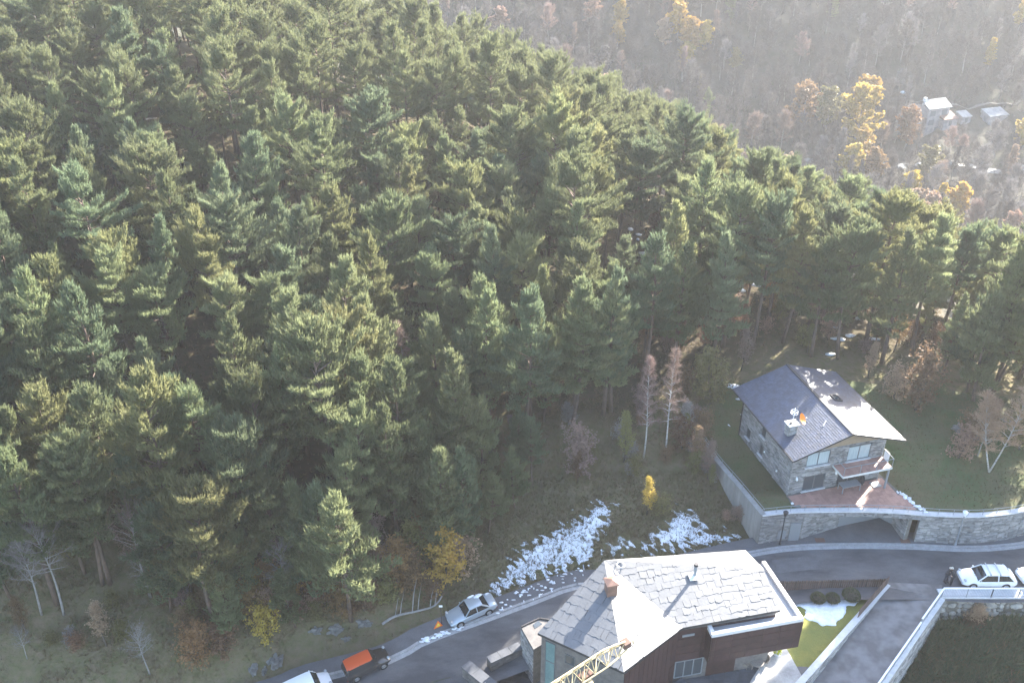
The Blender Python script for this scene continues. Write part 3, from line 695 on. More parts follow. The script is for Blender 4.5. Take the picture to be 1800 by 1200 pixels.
MB().bb((-.42,-.36,0), (.42,.36,.07)).build('slab', M['grey'], par); mb = MB(); mb.tube([(.12,.1,.07),(.12,.1,2.2)], .03, 7); mb.build('pole', M['grey'], par)
tag(MB().lathe([(.12,0),(.14,.1),(.08,.16)], (25.0,66.0,2.56), 8).build('garden_light', M['white']), 'small white garden light on the lawn corner beside the terrace', 'light')
# street lamps
def lamp(name, label, base, h, m_):
    l = thing(name, label, 'street lamp', base, 0, 'street lamps along the stone wall')
    mb = MB(); mb.tube([(0,0,0),(0,0,.7),(0,0,h)], [.09,.06,.045], 8); mb.build('pole', m_, l)
    mb = MB(); mb.lathe([(.13,0),(.13,.12),(.08,.2)], (0,0,0), 8); mb.build('base', m_, l)
    mb = MB(); mb.lathe([(.1,h),(.24,h+.42),(.24,h+.45),(.05,h+.6)], (0,0,0), 8); lh = mb.build('lantern', M['darkmetal'] if m_ is M['darkmetal'] else M['white'], l)
    mb = MB(); mb.lathe([(.09,h+.02),(.2,h+.38)], (.0,0,0), 8)
lamp('street_lamp', 'black street lamp standing at the left end of the stone wall', (23.9,64.15,-.49), 3.3, M['darkmetal'])
lamp('street_lamp', 'pale grey street lamp standing before the right part of the curved wall', (39.5,64.05,-.49), 3.4, M['grey'])
# wooden rail fence at the garden's right
fb = [Vector((47.6,77.4,0)), Vector((48.6,75.6,0)), Vector((50.0,73.6,0)), Vector((52.0,71.6,0))]
fe = thing('wooden_fence', 'weathered white wooden rail fence at the right edge of the garden', 'fence', (48.5,76,2.6))
for p in fb:
    p.z = lawnz(p.x, p.y); MB().tube([p, p+Vector((0,0,1.1))], .06, 6).build('post', M['palebark'], fe, world=True)
for a, b_ in zip(fb, fb[1:]):
    for zz in (.35,.7,1.02): MB().bar(a+Vector((0,0,zz)), b_+Vector((0,0,zz)), .05, .11).build('rail', M['palebark'], fe, world=True)
sn = MB()
for k in range(26):
    tt = k/25; p = Vector((35.0,67.6,2.62)).lerp(Vector((36.4,64.9,2.66)), tt); sn.blob((p.x+U(-.15,.15), p.y+U(-.15,.15), p.z), (U(.1,.3),U(.1,.25),U(.04,.1)), k, .3, 1)
o = sn.build('snow_heap', M['snow'], smooth=4); stuff(o)
# ------------------------------------------------------------------ near house with the faceted slate roof
vA, vD, vE, vF = Vector((1.87,49.07,5)), Vector((7.79,45.55,5)), Vector((12.53,49.55,5)), Vector((20.11,51.26,5))
vB, vG, vH = Vector((7.06,54.39,7)), Vector((19.40,54.40,6.05)), Vector((18.75,57.5,5.1))
_n3 = (vF-vE).cross(vB-vE); vG.z = vE.z-(_n3.x*(vG.x-vE.x)+_n3.y*(vG.y-vE.y))/_n3.z
nh = thing('slate_roofed_house', 'large modern house with folded grey slate roof and brown panelled walls', 'house', (10,51,-5))
facets = [(vA,vD,vB), (vD,vE,vB), (vE,vF,vG,vB), (vB,vG,vH)]
mb = MB()
for f in facets:
    n = (f[1]-f[0]).cross(f[2]-f[0]).normalized(); n = n if n.z > 0 else -n
    k = len(f); mb.add([p-n*.004 for p in f]+[p-Vector((0,0,.2)) for p in f], [tuple(range(k)), tuple(range(k, 2*k))]+[(i, (i+1) % k, k+(i+1) % k, k+i) for i in range(k)])
nroof = mb.build('roof', M['under'], nh, world=True)
def slabs(f, e0, e1, course, w0, w1, seed):
    rng = random.Random(seed); u = (e1-e0).normalized(); n = (f[1]-f[0]).cross(f[2]-f[0]).normalized(); n = n if n.z > 0 else -n
    v = n.cross(u)
    if sum((p-e0).dot(v) for p in f) < 0: v = -v
    poly = [((p-e0).dot(u), (p-e0).dot(v)) for p in f]
    if sum(poly[i-1][0]*poly[i][1]-poly[i][0]*poly[i-1][1] for i in range(len(poly))) < 0: poly = poly[::-1]
    vmax = max(p[1] for p in poly); umin = min(p[0] for p in poly); umax = max(p[0] for p in poly); y = min(p[1] for p in poly)
    while y < vmax:
        c = course*rng.uniform(.85, 1.15); x = umin-rng.uniform(0, w1)
        while x < umax:
            w = rng.uniform(w0, w1); j = lambda s: rng.uniform(-s, s); g = .006
            st_ = j(.06); q = [(x+g+j(.03), y-.05+st_+j(.05)), (x+w*rng.uniform(.2,.5), y-.05+st_+j(.08)), (x+w*rng.uniform(.55,.8), y-.05+st_+j(.08)), (x+w-g+j(.03), y-.05+st_+j(.05)), (x+w-g+j(.03), y+c+.17), (x+g+j(.03), y+c+.17)]
            x += w; q = clip_poly(q, poly)
            if len(q) < 3 or parea(q) < .03: continue
            h1 = rng.uniform(.006, .022)
            tl_ = j(.012); hh = lambda p: .014+max(0, (y+c+.17-p[1])/c)*h1+tl_*min(1,max(0,(p[0]-x+w)/w))*.6+.01
            m_ = MB(); k = len(q); W3 = lambda p, h: e0+u*p[0]+v*p[1]+n*h-Vector(nh.location)
            m_.add([W3(p, hh(p)) for p in q]+[W3(p, .004) for p in q], [tuple(range(k))]+[(i, (i+1) % k, k+(i+1) % k, k+i) for i in range(k)])
            m_.build('roof_slate', M['slate_big'], nroof)
        y += c
slabs(facets[0], vA, vD, .86, .34, .60, 1)
slabs(facets[1], vD, vE, .75, .6, 1.15, 2)
slabs(facets[2], vE, vF, .54, .42, .9, 3)
slabs(facets[3], vH, vB, .7, .7, 1.2, 4)
mb = MB()
for a, b_ in ((vB,vG),(vB,vD)): mb.bar(a+Vector((0,0,.07)), b_+Vector((0,0,.07)), .22, .05)
mb.build('ridge_cap', M['zinc'], nroof, world=True)
mb = MB()
for a, b_ in ((vB,vA),(vA,vD),(vF,vG),(vG,vH),(vH,vB)): mb.bar(a-Vector((0,0,.06)), b_-Vector((0,0,.06)), .09, .2)
mb.build('roof_edge', M['frame'], nroof, world=True)
dDE = (vE-vD).normalized(); nDE = Vector((dDE.y,-dDE.x,0))
mb = MB(); mb.bar(vD+nDE*.03-Vector((0,0,.05)), vE+nDE*.03-Vector((0,0,.05)), .07, .12); mb.bar(vD+nDE*.34-Vector((0,0,.22)), vE+nDE*.34-dDE*.1-Vector((0,0,.22)), .14, .12); mb.build('fascia', M['fascia'], nroof, world=True)
mb = MB(); a, b_ = vD+nDE*.07-Vector((0,0,.28)), vE+nDE*.07-dDE*.05-Vector((0,0,.28)); mb.prism([(a.x,a.y),(b_.x,b_.y),(b_.x+nDE.x*.22,b_.y+nDE.y*.22),(a.x+nDE.x*.22,a.y+nDE.y*.22)], 4.7, 4.73); mb.build('gutter', M['grey'], nroof, world=True)
mb = MB(); dEF = (vF-vE).normalized(); nEF = Vector((dEF.y,-dEF.x,0)); mb.bar(vE-Vector((0,0,.05)), vF-Vector((0,0,.05)), .08, .14); mb.build('fascia', M['frame'], nroof, world=True)
# walls
ring = [vA, vD, vE, vF, vG, vH, vB]; cen = Vector((10,51,0))
iw = []
for p in ring: d = Vector((cen.x-p.x, cen.y-p.y, 0)).normalized(); iw.append(p+d*.3-Vector((0,0,.24)))
mb = MB(); k = len(iw)
mb.add([(p.x,p.y,-7) for p in iw]+[tuple(p) for p in iw], [(i, (i+1) % k, k+(i+1) % k, k+i) for i in range(k)])
nwall = mb.build('wall', M['darkstone'], nh, world=True)
st = MB(); fA, fD = iw[0], iw[1]; LAD = (fD-fA).to_2d().length
holes = [(.35,1.15,-6.5,4.35),(2.0,2.75,3.0,3.9),(2.4,3.2,.2,1.0)]
stone_face(st, fA, fD, -6.5,-6.5,fA.z-.02,fD.z-.02,.75,.32,.05,holes,gap=.012)
stuff(st.build('wall_tile', M['darkstone'], nwall, world=True))
dAD = (fD-fA); dAD.z = 0; dAD.normalize(); nAD = Vector((dAD.y,-dAD.x,0))
def wallwin(u0, u1, z0, z1, mp, mf, rails=()):
    a, b_ = fA+dAD*u0, fA+dAD*u1; m_ = MB()
    for q in (a, b_): m_.bar((q.x,q.y,z0), (q.x,q.y,z1), .06, .1)
    for z in (z0,z1,*rails): m_.bar((a.x,a.y,z), (b_.x,b_.y,z), .1, .06)
    f = m_.build('window', mf, nh, world=True)
    m_ = MB(); w3 = [a+nAD*.02, b_+nAD*.02]; l = Vector(nh.location)
    m_.add([Vector((w3[0].x,w3[0].y,z0))-l, Vector((w3[1].x,w3[1].y,z0))-l, Vector((w3[1].x,w3[1].y,z1))-l, Vector((w3[0].x,w3[0].y,z1))-l], [(0,1,2,3)]); m_.build('pane', mp, f)
wallwin(.35,1.15,-6.5,4.35,M['teal'],M['frame'],(2.3,-1.2)); wallwin(2.0,2.75,3.0,3.9,M['glass'],M['frame']); wallwin(2.4,3.2,.2,1.0,M['glass'],M['frame'])
def panels(p0, p1, zs, us, n, mat_=M['cladding'], name='cladding_panel', d=.05, parent=None):
    p0 = Vector((p0[0],p0[1],0)); p1 = Vector((p1[0],p1[1],0)); u = (p1-p0); L = u.length; u.normalize(); n = Vector(n)
    for i in range(len(us)-1):
        for j in range(len(zs)-1):
            a, b_ = p0+u*(us[i]*L+.012), p0+u*(us[i+1]*L-.012); e = n*(d+U(-.008,.008)); s = n*.002
            m_ = MB(); m_.prism([a+s, b_+s, b_+s+e, a+s+e], zs[j]+.012, zs[j+1]-.012); m_.build(name, mat_, parent or nwall, world=(parent is None), smooth=None)
def panels_w(p0, p1, zs, us, n):
    # panels in world space moved under the wall part
    panels(p0, p1, zs, us, n, parent=None)
l0 = Vector(nh.location)
def wpanels(p0, p1, zs, us, n, parent):
    q0 = Vector((p0[0]-l0.x,p0[1]-l0.y,0)); q1 = Vector((p1[0]-l0.x,p1[1]-l0.y,0))
    panels(q0, q1, [z-l0.z for z in zs], us, n, parent=parent)
fE, fF = iw[2], iw[3]
wpanels(fD, fE, [-4.2,-1.6,1.0,4.5], [0,.09,.18,.27,.36,.45,.54,.63,.72,.81,.9,1.0], nDE, nwall)
wpanels(fE, fF, [1.2,2.0,2.8,3.6,4.55], [0,.25,.5,.75,1], nEF, nwall)
mb = MB(); a = fE+dEF*.35+nEF*.08; b_ = fE+dEF*1.3+nEF*.08; mb.bar((a.x,a.y,3.95), (b_.x,b_.y,3.95), .05, .22); mb.build('vent_grille', M['grey'], nh, world=True)
# lower window strip with blinds under the panels
a, b_ = fE+nEF*.05+dEF*.1, fE+dEF*2.3+nEF*.05; m_ = MB()
for z in (-.6,1.15): m_.bar((a.x,a.y,z), (b_.x,b_.y,z), .08, .07)
for s_ in (0,.33,.66,1): q = a.lerp(b_, s_); m_.bar((q.x,q.y,-.6), (q.x,q.y,1.15), .08, .07)
f = m_.build('window', M['grey'], nh, world=True); m_ = MB(); m_.add([Vector((a.x,a.y,-.6))-l0, Vector((b_.x,b_.y,-.6))-l0, Vector((b_.x,b_.y,1.15))-l0, Vector((a.x,a.y,1.15))-l0], [(0,1,2,3)]); m_.build('pane', M['glass'], f)
# dark doorway in the angled wall
mb = MB(); a, b_ = fD+dDE*2.3+nDE*.07, fD+dDE*3.4+nDE*.07; mb.prism([a,b_,b_+nDE*.03,a+nDE*.03], -4.2, -.6); mb.build('door', M['glass'], nh, world=True)
# the flat roofed wing that juts out to the right
W1, W2, W3 = Vector((14.69,49.27,0)), Vector((21.82,50.85,0)), Vector((20.27,56.85,0)); W0 = Vector((14.69,50.6,0))+Vector((-.28,0,0))
W4 = Vector((18.4,56.4,0)); wz0, wz1 = 1.55, 4.36
mb = MB(); mb.prism([W1+Vector((.1,.12,0)), W2+Vector((-.12,.1,0)), W3+Vector((-.12,-.1,0)), W4, W0+Vector((.1,0,0))], wz0, wz1); wing = mb.build('flat_roofed_wing', M['zinc'], nh, world=True)
du = (W2-W1).normalized(); dn = Vector((du.y,-du.x,0)); dr = (W3-W2).normalized(); drn = Vector((dr.y,-dr.x,0)); dl = (W0-W1).normalized()
mb = MB(); w_ = .3
def rim(a, b_, inn): mb.prism([a, b_, b_+inn, a+inn], wz1-.1, wz1+.24)
rim(W1, W2, -dn*w_); rim(W2-dn*w_*1.01, W3, -drn*w_); rim(W0, W1-dn*w_*1.01, Vector((.3,.02,0))); mb.build('parapet', M['fascia'], nh, world=True)
wpanels(W1, W2, [wz0,2.25,2.95,3.65,wz1-.12], [0,.045,.225,.40,.57,.75,.93,1], dn, wing)
wpanels(W2, W3, [wz0,2.95,wz1-.12], [0,.2,.4,.6,.8,1], drn, wing)
wpanels(W0, W1, [wz0,2.95,wz1-.12], [0,1], Vector((-1,-.2,0)).normalized(), wing)
mb = MB(); mb.prism([(14.9,50.2),(17.2,50.7),(17.0,52),(14.7,51.5)], -1.1, 1.54); lb = mb.build('lower_storey', M['cladding'], nh, world=True)
mb = MB(); mb.prism([(17.3,52.1),(20.3,52.8),(19.6,56),(16.8,55.2)], -1.1, 1.54); mb.build('lower_storey', M['darkstone'], nh, world=True)
# chimney and pipe
cb = Vector((7.35,51.75,0)); mb = MB(); mb.box((7.35,51.75,6.75), (.75,.75,1.5), .25); c_ = mb.build('chimney', M['copper'], nh, world=True)
mb = MB(); q = Matrix.Rotation(.25,3,'Z'); cv = [q @ Vector(p) for p in ((-.48,-.48,0),(.48,-.48,0),(.48,.48,0),(-.48,.48,0))]
mb.add([tuple(p+cb-l0+Vector((0,0,7.5))) for p in cv]+[tuple(cb-l0+Vector((.05,0,7.72)))]+[tuple(p+cb-l0+Vector((0,0,7.42))) for p in cv], [(0,1,4),(1,2,4),(2,3,4),(3,0,4),(5,6,7,8),(0,1,6,5),(1,2,7,6),(2,3,8,7),(3,0,5,8)]); mb.build('chimney_cap', M['copper'], c_)
mb = MB(); mb.tube([(13.93,53.55,6.1),(13.93,53.55,7.35)], .13, 10); mb.build('flue_pipe', M['grey'], nh, world=True)
mb = MB(); mb.lathe([(.17,7.3),(.17,7.5),(.13,7.5)], (13.93,53.55,0), 10); mb.build('flue_cowl', M['darkmetal'], nh, world=True)
mb = MB(); mb.prism([(13.5,53.05),(14.3,53.2),(14.2,53.85),(13.4,53.7)], [6.2,6.2,6.42,6.42], [6.235,6.235,6.455,6.455]); mb.build('flue_flashing', M['fascia'], nh, world=True)
tag(MB().tube([(8.3+.3*math.cos(k*math.pi/8), 54.0+.3*math.sin(k*math.pi/8), 6.98-.02) for k in range(17)], .03, 5, False).build('roof_ring', M['white']), 'white ring lying on the slate roof just behind the brown chimney', 'ring')
# ------------------------------------------------------------------ grounds of the near house
patio_poly = [(12.0,47.0),(16.5,44.0),(19.2,48.9),(20.8,52.0),(20.3,56.8),(14,53),(11,49)]
mb = MB(); mb.prism([(8.1,45.2),(9.5,42.0),(16.5,42.0),(19.6,48.5),(20.6,51.5),(20.2,56.5),(15,52),(12.3,49.6)], -2.2, -1.05); struct(mb.build('patio', M['patio']))
for k, (o_, z) in enumerate(((0,-.92),(.5,-.78),(1.0,-.64))):
    mb = MB(); a, b_ = Vector((10.4,47.6,0)), Vector((13.0,49.75,0)); n_ = Vector((.64,-.77,0)); a2, b2 = a+n_*(1.5-o_), b_+n_*(1.5-o_)
    mb.prism([a2, b2, b2-n_*.5+Vector((0,0,0)), a2-n_*.5], -1.3, z); struct(mb.build('patio_step', M['patio']))
gs = MB(); rr = random.Random(3)
for i in range(-2, 10):
    for j in range(0, 9):
        x0, y0 = 10+i*1.05+.3*j, 43.5+j*.95-.1*i
        gs.prism([(x0+.03,y0+.03),(x0+1.0,y0+.03-.08),(x0+1.25,y0+.88),(x0+.28,y0+.92)], -1.2, -1.035+rr.uniform(0,.012))
gs_p = bpy.data.objects['patio']; o = gs.build('patio_slab', M['patio']); stuff(o); o.parent = gs_p
mb = MB(); pth = [P(1352,1146,-.95), P(1380,1135,-.95), P(1425,1215,-.95), P(1400,1260,-.95), P(1290,1260,-.95), P(1320,1195,-.95)]
mb.prism([(p.x,p.y) for p in pth], -2.0, -.93); struct(mb.build('garden_path', M['path']))
gp = [P(1340,1050,-1), P(1372,1040,-1), P(1556,1037,-1), P(1500,1105,-1), P(1404,1215,-1), P(1380,1260,-1), P(1425,1215,-1), P(1378,1135,-1), P(1300,1130,-1)]
GP = [(p.x,p.y) for p in gp]
pts = [Vector(p) for p in [(22.0,58.9),(31.4,58.85),(27.95,55.75),(21.65,49.5),(18.3,45.9),(20.7,48.6),(20.6,51.9),(18.8,57.5)]]
edges = [(i, (i+1) % len(pts)) for i in range(len(pts))]; pl_ = [tuple(p) for p in pts]
inn = [Vector((x,y)) for x in np.arange(18.5,32,.4) for y in np.arange(46,59,.4) if inside(pl_, x, y)]
vv, ee, ff, *_ = delaunay_2d_cdt(pts+inn, edges, [list(range(len(pts)))], 1, 1e-4)
mb = MB(); mb.add([(v.x,v.y,-1.02+.06*math.sin(v.x*1.3)*math.cos(v.y*1.1)+.02*sst(52,58,v.y)) for v in vv], ff); struct(mb.build('garden_grass', M['grass'], smooth=4))
def snow_mesh(name, poly, zf, cell, thr, fq, streak=(1,1), ang=0, edge=1.2, thick=.07, seed=0, m_=None, base=.015):
    """lying snow with ragged, melted-through edges: a contour of noise laid on the ground"""
    x0, x1 = min(p[0] for p in poly), max(p[0] for p in poly); y0, y1 = min(p[1] for p in poly), max(p[1] for p in poly)
    X = np.arange(x0-cell, x1+cell*2, cell); Y = np.arange(y0-cell, y1+cell*2, cell); V = np.full((len(Y), len(X)), -1.)
    pa = np.array(poly); pb = np.roll(pa, -1, 0); ca, sa = math.cos(ang), math.sin(ang)
    for j, y in enumerate(Y):
        for i, x in enumerate(X):
            d = pb-pa; tt = np.clip(((x-pa[:,0])*d[:,0]+(y-pa[:,1])*d[:,1])/(d**2).sum(1), 0, 1)
            ds = np.sqrt(((pa+d*tt[:,None]-(x,y))**2).sum(1).min())
            if not inside(poly, x, y): ds = -ds
            if ds < -edge: continue
            xr, yr = (x*ca+y*sa)*streak[0], (-x*sa+y*ca)*streak[1]
            n_ = .72*mnoise.noise((xr*fq, yr*fq, seed))+.28*mnoise.noise((xr*fq*2.7, yr*fq*2.7, seed+9))
            V[j, i] = n_-thr+.55*min(ds, edge)/edge-.45
    gxx, gyy = np.meshgrid(X, Y); Z = zf(gxx.ravel(), gyy.ravel()).reshape(V.shape)
    mb = MB(); cache = {}
    def vert(key, p):
        if key not in cache: cache[key] = len(mb.v); mb.v.append(p)
        return cache[key]
    for j in range(len(Y)-1):
        for i in range(len(X)-1):
            cs_ = [(i,j),(i+1,j),(i+1,j+1),(i,j+1)]; va = [V[b,a] for a,b in cs_]
            if max(va) <= 0: continue
            poly_ = []
            for k in range(4):
                a, b_ = cs_[k], cs_[(k+1) % 4]; p, q = va[k], va[(k+1) % 4]
                if p > 0: poly_.append(vert(a, (X[a[0]], Y[a[1]], Z[a[1],a[0]]+base+thick*min(1,p*4))))
                if (p > 0) != (q > 0):
                    t_ = p/(p-q); poly_.append(vert(tuple(sorted((a,b_))), (X[a[0]]+(X[b_[0]]-X[a[0]])*t_, Y[a[1]]+(Y[b_[1]]-Y[a[1]])*t_, Z[a[1],a[0]]+(Z[b_[1],b_[0]]-Z[a[1],a[0]])*t_-.03)))
            if len(poly_) >= 3: mb.f.append(tuple(poly_)); mb.m.append(0)
    return stuff(mb.build(name, m_ or M['snow'], smooth=4))
gsn = [P(*q, -1) for q in ((1398,1054),(1430,1052),(1524,1040),(1522,1050),(1508,1062),(1487,1070),(1470,1085),(1472,1100),(1452,1098),(1425,1088),(1412,1072),(1398,1062))]
snow_mesh('lawn_snow', [(p.x,p.y) for p in gsn], lambda x, y: -1.0+0*x, .12, -.5, .9, edge=.5, thick=.05, seed=5)
for (px, py, r), w in zip(((1437,1055,.58),(1463,1055,.56),(1495,1051,.72)), ('leftmost','middle','rightmost and largest')):
    p = P(px, py, -.9); sh = thing('round_shrub', w+' of three clipped dark round shrubs in the lawn snow', 'shrub', (p.x,p.y,-1.0), U(0,6), 'clipped round shrubs in the garden')
    mb = MB(); mb.blob((0,0,r*.62), (r*.93,r*.93,r*.68), int(px), .12, 3, 2.5); mb.build('inner_twigs', M['bark'], sh, smooth=4)
    mb = MB()
    for k in range(1500):
        d = Vector((R.gauss(0,1),R.gauss(0,1),abs(R.gauss(0,1))-.15)).normalized(); c0 = Vector((d.x*r*.98,d.y*r*.98,r*.62+d.z*r*.72)); s_ = Vector((U(-1,1),U(-1,1),U(-1,1))).normalized()*.05
        mb.add([c0-s_, c0+s_, c0+d*U(.05,.11)+Vector((U(-.04,.04),U(-.04,.04),0))], [(0,1,2)])
    mb.build('foliage', M['brush'], sh, fix=False)
# picket fence along the road and boarded fence along the drive
pf = thing('picket_fence', 'dark brown picket fence between the road and the snowy garden', 'fence', (22,59.2,-1))
fa, fb_ = Vector((19.6,58.75,-1.0)), Vector((31.75,59.15,-1.0)); n_ = 66
for k in range(n_):
    p = fa.lerp(fb_, (k+.5)/n_); h = 1.3+U(-.04,.03); w = .135
    MB().bb((p.x-w/2,p.y-.02,p.z-.05), (p.x+w/2,p.y+.02,p.z+h)).build('picket', M['picket'], pf, world=True)
for zz in (.25,1.0): MB().bar(fa+Vector((0,.05,zz)), fb_+Vector((0,.05,zz)), .06, .09).build('rail', M['picket'], pf, world=True)
DL = [Vector((31.95,59.1,-.35)), Vector((28.4,55.6,-.62)), Vector((22.1,49.3,-.82)), Vector((17.6,44.8,-1.0))]   # wall left of the drive (top)
bw = thing('drive_wall', 'pale stone garden wall with lit top along the left of the concrete drive', 'wall', (28,55,-1))
core_ = MB(); st = MB(); cp = MB()
for a, b_ in zip(DL, DL[1:]):
    d = (b_-a); d.z = 0; d.normalize(); n = Vector((-d.y,d.x,0))      # n points to the drive
    core_.prism([a, b_, b_+n*-.3, a+n*-.3], -4.5, [a.z-.08,b_.z-.08,b_.z-.08,a.z-.08])
    stone_face(st, b_, a, -4.0, -2.2, b_.z-.09, a.z-.09, .5, .14, .08); stone_face(st, a-n*.3, b_-n*.3, -1.5, -1.5, a.z-.09, b_.z-.09, .5, .14, .06)
    cp.prism([a+n*.12, b_+n*.12, b_-n*.4, a-n*.4], [a.z-.078,b_.z-.078,b_.z-.078,a.z-.078], [a.z,b_.z,b_.z,a.z])
core_.build('wall_core', M['mortar'], bw, world=True); stuff(st.build('wall_stone', M['wallstone'], bw, world=True)); cp.build('coping', M['coping'], bw, world=True)
bf = thing('board_fence', 'dark brown boarded fence standing on the drive wall near the road', 'fence', DL[0])
a, b_ = DL[0], DL[1]; n_ = 22
for k in range(n_):
    p = a.lerp(b_, (k+.5)/n_); m_ = MB(); m_.box((p.x-.1,p.y+.1,p.z+.45), (.225,.03,.9), math.atan2(b_.y-a.y,b_.x-a.x)); m_.build('board', M['picket'], bf, world=True)
MB().bar(a+Vector((-.13,.13,.8)), b_+Vector((-.13,.13,.8)), .05, .08).build('rail', M['picket'], bf, world=True)
# concrete drive
DR = [Vector((35.75,57.85,-.55)), Vector((33.0,54.95,-.95)), Vector((27.9,49.5,-2.0)), Vector((22.5,43.7,-3.1))]     # right edge of the drive
mb = MB(); L1 = smooth_line([Vector((31.95,59.1,-.62)), Vector((28.4,55.6,-1.35)), Vector((22.1,49.3,-2.7)), Vector((17.6,44.8,-3.6))], .5); L2 = smooth_line(DR, .5)
m_ = 24; vs = []; fs = []
for i in range(m_+1):
    a = L1[int(i*(len(L1)-1)/m_)]; b_ = L2[int(i*(len(L2)-1)/m_)]
    for j in range(9): vs.append(a.lerp(b_, j/8))
for i in range(m_):
    for j in range(8): fs.append((i*9+j, i*9+j+1, i*9+10+j, i*9+9+j))
mb.add(vs, fs); struct(mb.build('driveway', M['concrete_wet'], fix=False, smooth=4))
mb = MB(); mb.prism([(31.9,59.0),(35.8,57.8),(36.6,59.3),(31.9,59.6)], -1.2, -.572); struct(mb.build('drive_apron', M['concrete_wet']))
# wall and handrail right of the drive
rw = thing('drive_retaining_wall', 'tall lit stone retaining wall falling away right of the concrete drive', 'wall', (32,54,-3))
core_ = MB(); st = MB(); cp = MB()
for a, b_ in zip(DR, DR[1:]):
    d = (b_-a); d.z = 0; d.normalize(); n = Vector((-d.y,d.x,0))
    core_.prism([a, b_, b_+n*.35, a+n*.35], -9, [a.z,b_.z,b_.z,a.z])
    stone_face(st, b_+n*.35, a+n*.35, -8.2, -6.8, b_.z-.02, a.z-.02, .55, .2, .12)
    cp.prism([a-n*.05, b_-n*.05, b_+n*.5, a+n*.5], [a.z+.01,b_.z+.01,b_.z+.01,a.z+.01], [a.z+.12,b_.z+.12,b_.z+.12,a.z+.12])
core_.build('wall_core', M['mortar'], rw, world=True); stuff(st.build('wall_stone', M['wallstone'], rw, world=True)); cp.build('coping', M['coping'], rw, world=True)
def bar_railing(name, label, pts, h, nbar, step, grp):
    t_ = thing(name, label, 'railing', pts[0], 0, grp); bars = MB()
    for a, b_ in zip(pts, pts[1:]):
        L = (b_-a).length; n = max(1, round(L/step))
        for k in range(n+1):
            p = a.lerp(b_, k/n); MB().bb((p.x-.025,p.y-.025,p.z), (p.x+.025,p.y+.025,p.z+h)).build('post', M['grey'], t_, world=True)
        nb = int(L/.13)
        for k in range(nb):
            p = a.lerp(b_, (k+.5)/nb); bars.bar((p.x,p.y,p.z+.12), (p.x,p.y,p.z+h-.06), .014, .014)
        MB().bar(a+Vector((0,0,.12)), b_+Vector((0,0,.12)), .03, .03).build('rail', M['grey'], t_, world=True)
        MB().bar(a+Vector((0,0,h)), b_+Vector((0,0,h)), .13, .07).build('handrail', M['white'], t_, world=True)
    stuff(bars.build('railing_bar', M['grey'], t_, world=True))
n0 = Vector((.3,-.3,0))
bar_railing('drive_railing', 'upper white topped metal railing on the wall beside the drive, nearest the road', [DR[0]+Vector((.1,-.12,.13)), DR[1]+Vector((.1,-.12,.13))], 1.0, 0, 1.6, 'white topped railings around the drive')
bar_railing('drive_railing', 'lower white topped metal railing descending beside the drive', [DR[1]+Vector((.0,-.3,.02)), DR[2]+Vector((.1,-.12,.13)), DR[3]+Vector((.1,-.12,.13))], .95, 0, 1.6, 'white topped railings around the drive')
RB = [Vector((35.85,57.8,-.42)), Vector((40,57.78,-.42)), Vector((44.5,57.78,-.42)), Vector((50,58.4,-.4)), Vector((56,60,-.35))]
bar_railing('road_railing', 'white topped barred railing on the rubble wall beside the parked white cars', [p+Vector((0,-.05,.02)) for p in RB], 1.02, 0, 1.9, 'white topped railings around the drive')
rb = thing('rubble_wall', 'rough retaining wall of big grey field stones below the road railing', 'wall', (40,57.6,-3.2))
mb = MB()
for a, b_ in zip(RB, RB[1:]): wall_core(mb, a, b_, -4.6, -.55, .5)
mb.build('mortar', M['mortar'], rb, world=True)
mb = MB()
for a, b_ in zip(RB, RB[1:]): d = (b_-a).normalized(); n = Vector((-d.y,d.x,0)); mb.prism([a-n*.12, b_-n*.12, b_+n*.9, a+n*.9], -.548, -.41)
mb.build('coping', M['coping'], rb, world=True)
rr = random.Random(11); z = -4.1; row = 0
while z < -.75:
    h = rr.uniform(.36,.6); x = 35.95
    while x < 49.5:
        w = rr.uniform(.4,1.05)*(1 if rr.random() < .8 else .5); yy = float(np.interp(x+w/2, [35.85,44.5,50], [57.8,57.78,58.4]))
        if rr.random() < .88 and z+h < -.5:
            m_ = MB(); m_.blob((x+w/2, yy-.02, z+h/2+rr.uniform(-.08,.08)), (w*.52,.2+rr.uniform(0,.1),h*.52*rr.uniform(.75,1)), rr.random()*50, .35, 1 if w < .6 else 2, 1.3); m_.build('stone', M['rubble'], rb, world=True)
        x += w+.04
    z += h*.92; row += 1
# ------------------------------------------------------------------ yard and low walls left of the near house
yz = -4.6
mb = MB(); mb.prism([(-6.5,51.4),(-3.9,50.4),(1.8,49.3),(1.2,52.5),(-1.6,53.2)], -7, yz); 
mb = MB(); yd = [P(790,1215,yz), P(870,1165,yz), P(925,1130,yz), P(960,1130,yz), P(990,1240,yz), P(800,1260,yz)]; mb.prism([(p.x,p.y) for p in yd], -7, yz); struct(mb.build('yard', M['patio']))
gs = MB(); 
for i in range(-6, 12):
    for j in range(-3, 14):
        q0 = Vector((-2.5+i*.75+j*.12, 48.0+j*.62-i*.2, 0)); qs = [q0+Vector((.02,.02,0)), q0+Vector((.72,-.17,0)), q0+Vector((.84,.42,0)), q0+Vector((.14,.6,0))]
        if all(inside([(p.x,p.y) for p in yd], k.x, k.y) for k in qs): gs.prism([(k.x,k.y) for k in qs], yz-.1, yz+.02+U(0,.015))
o = gs.build('yard_slab', M['patio']); stuff(o); o.parent = bpy.data.objects['yard']
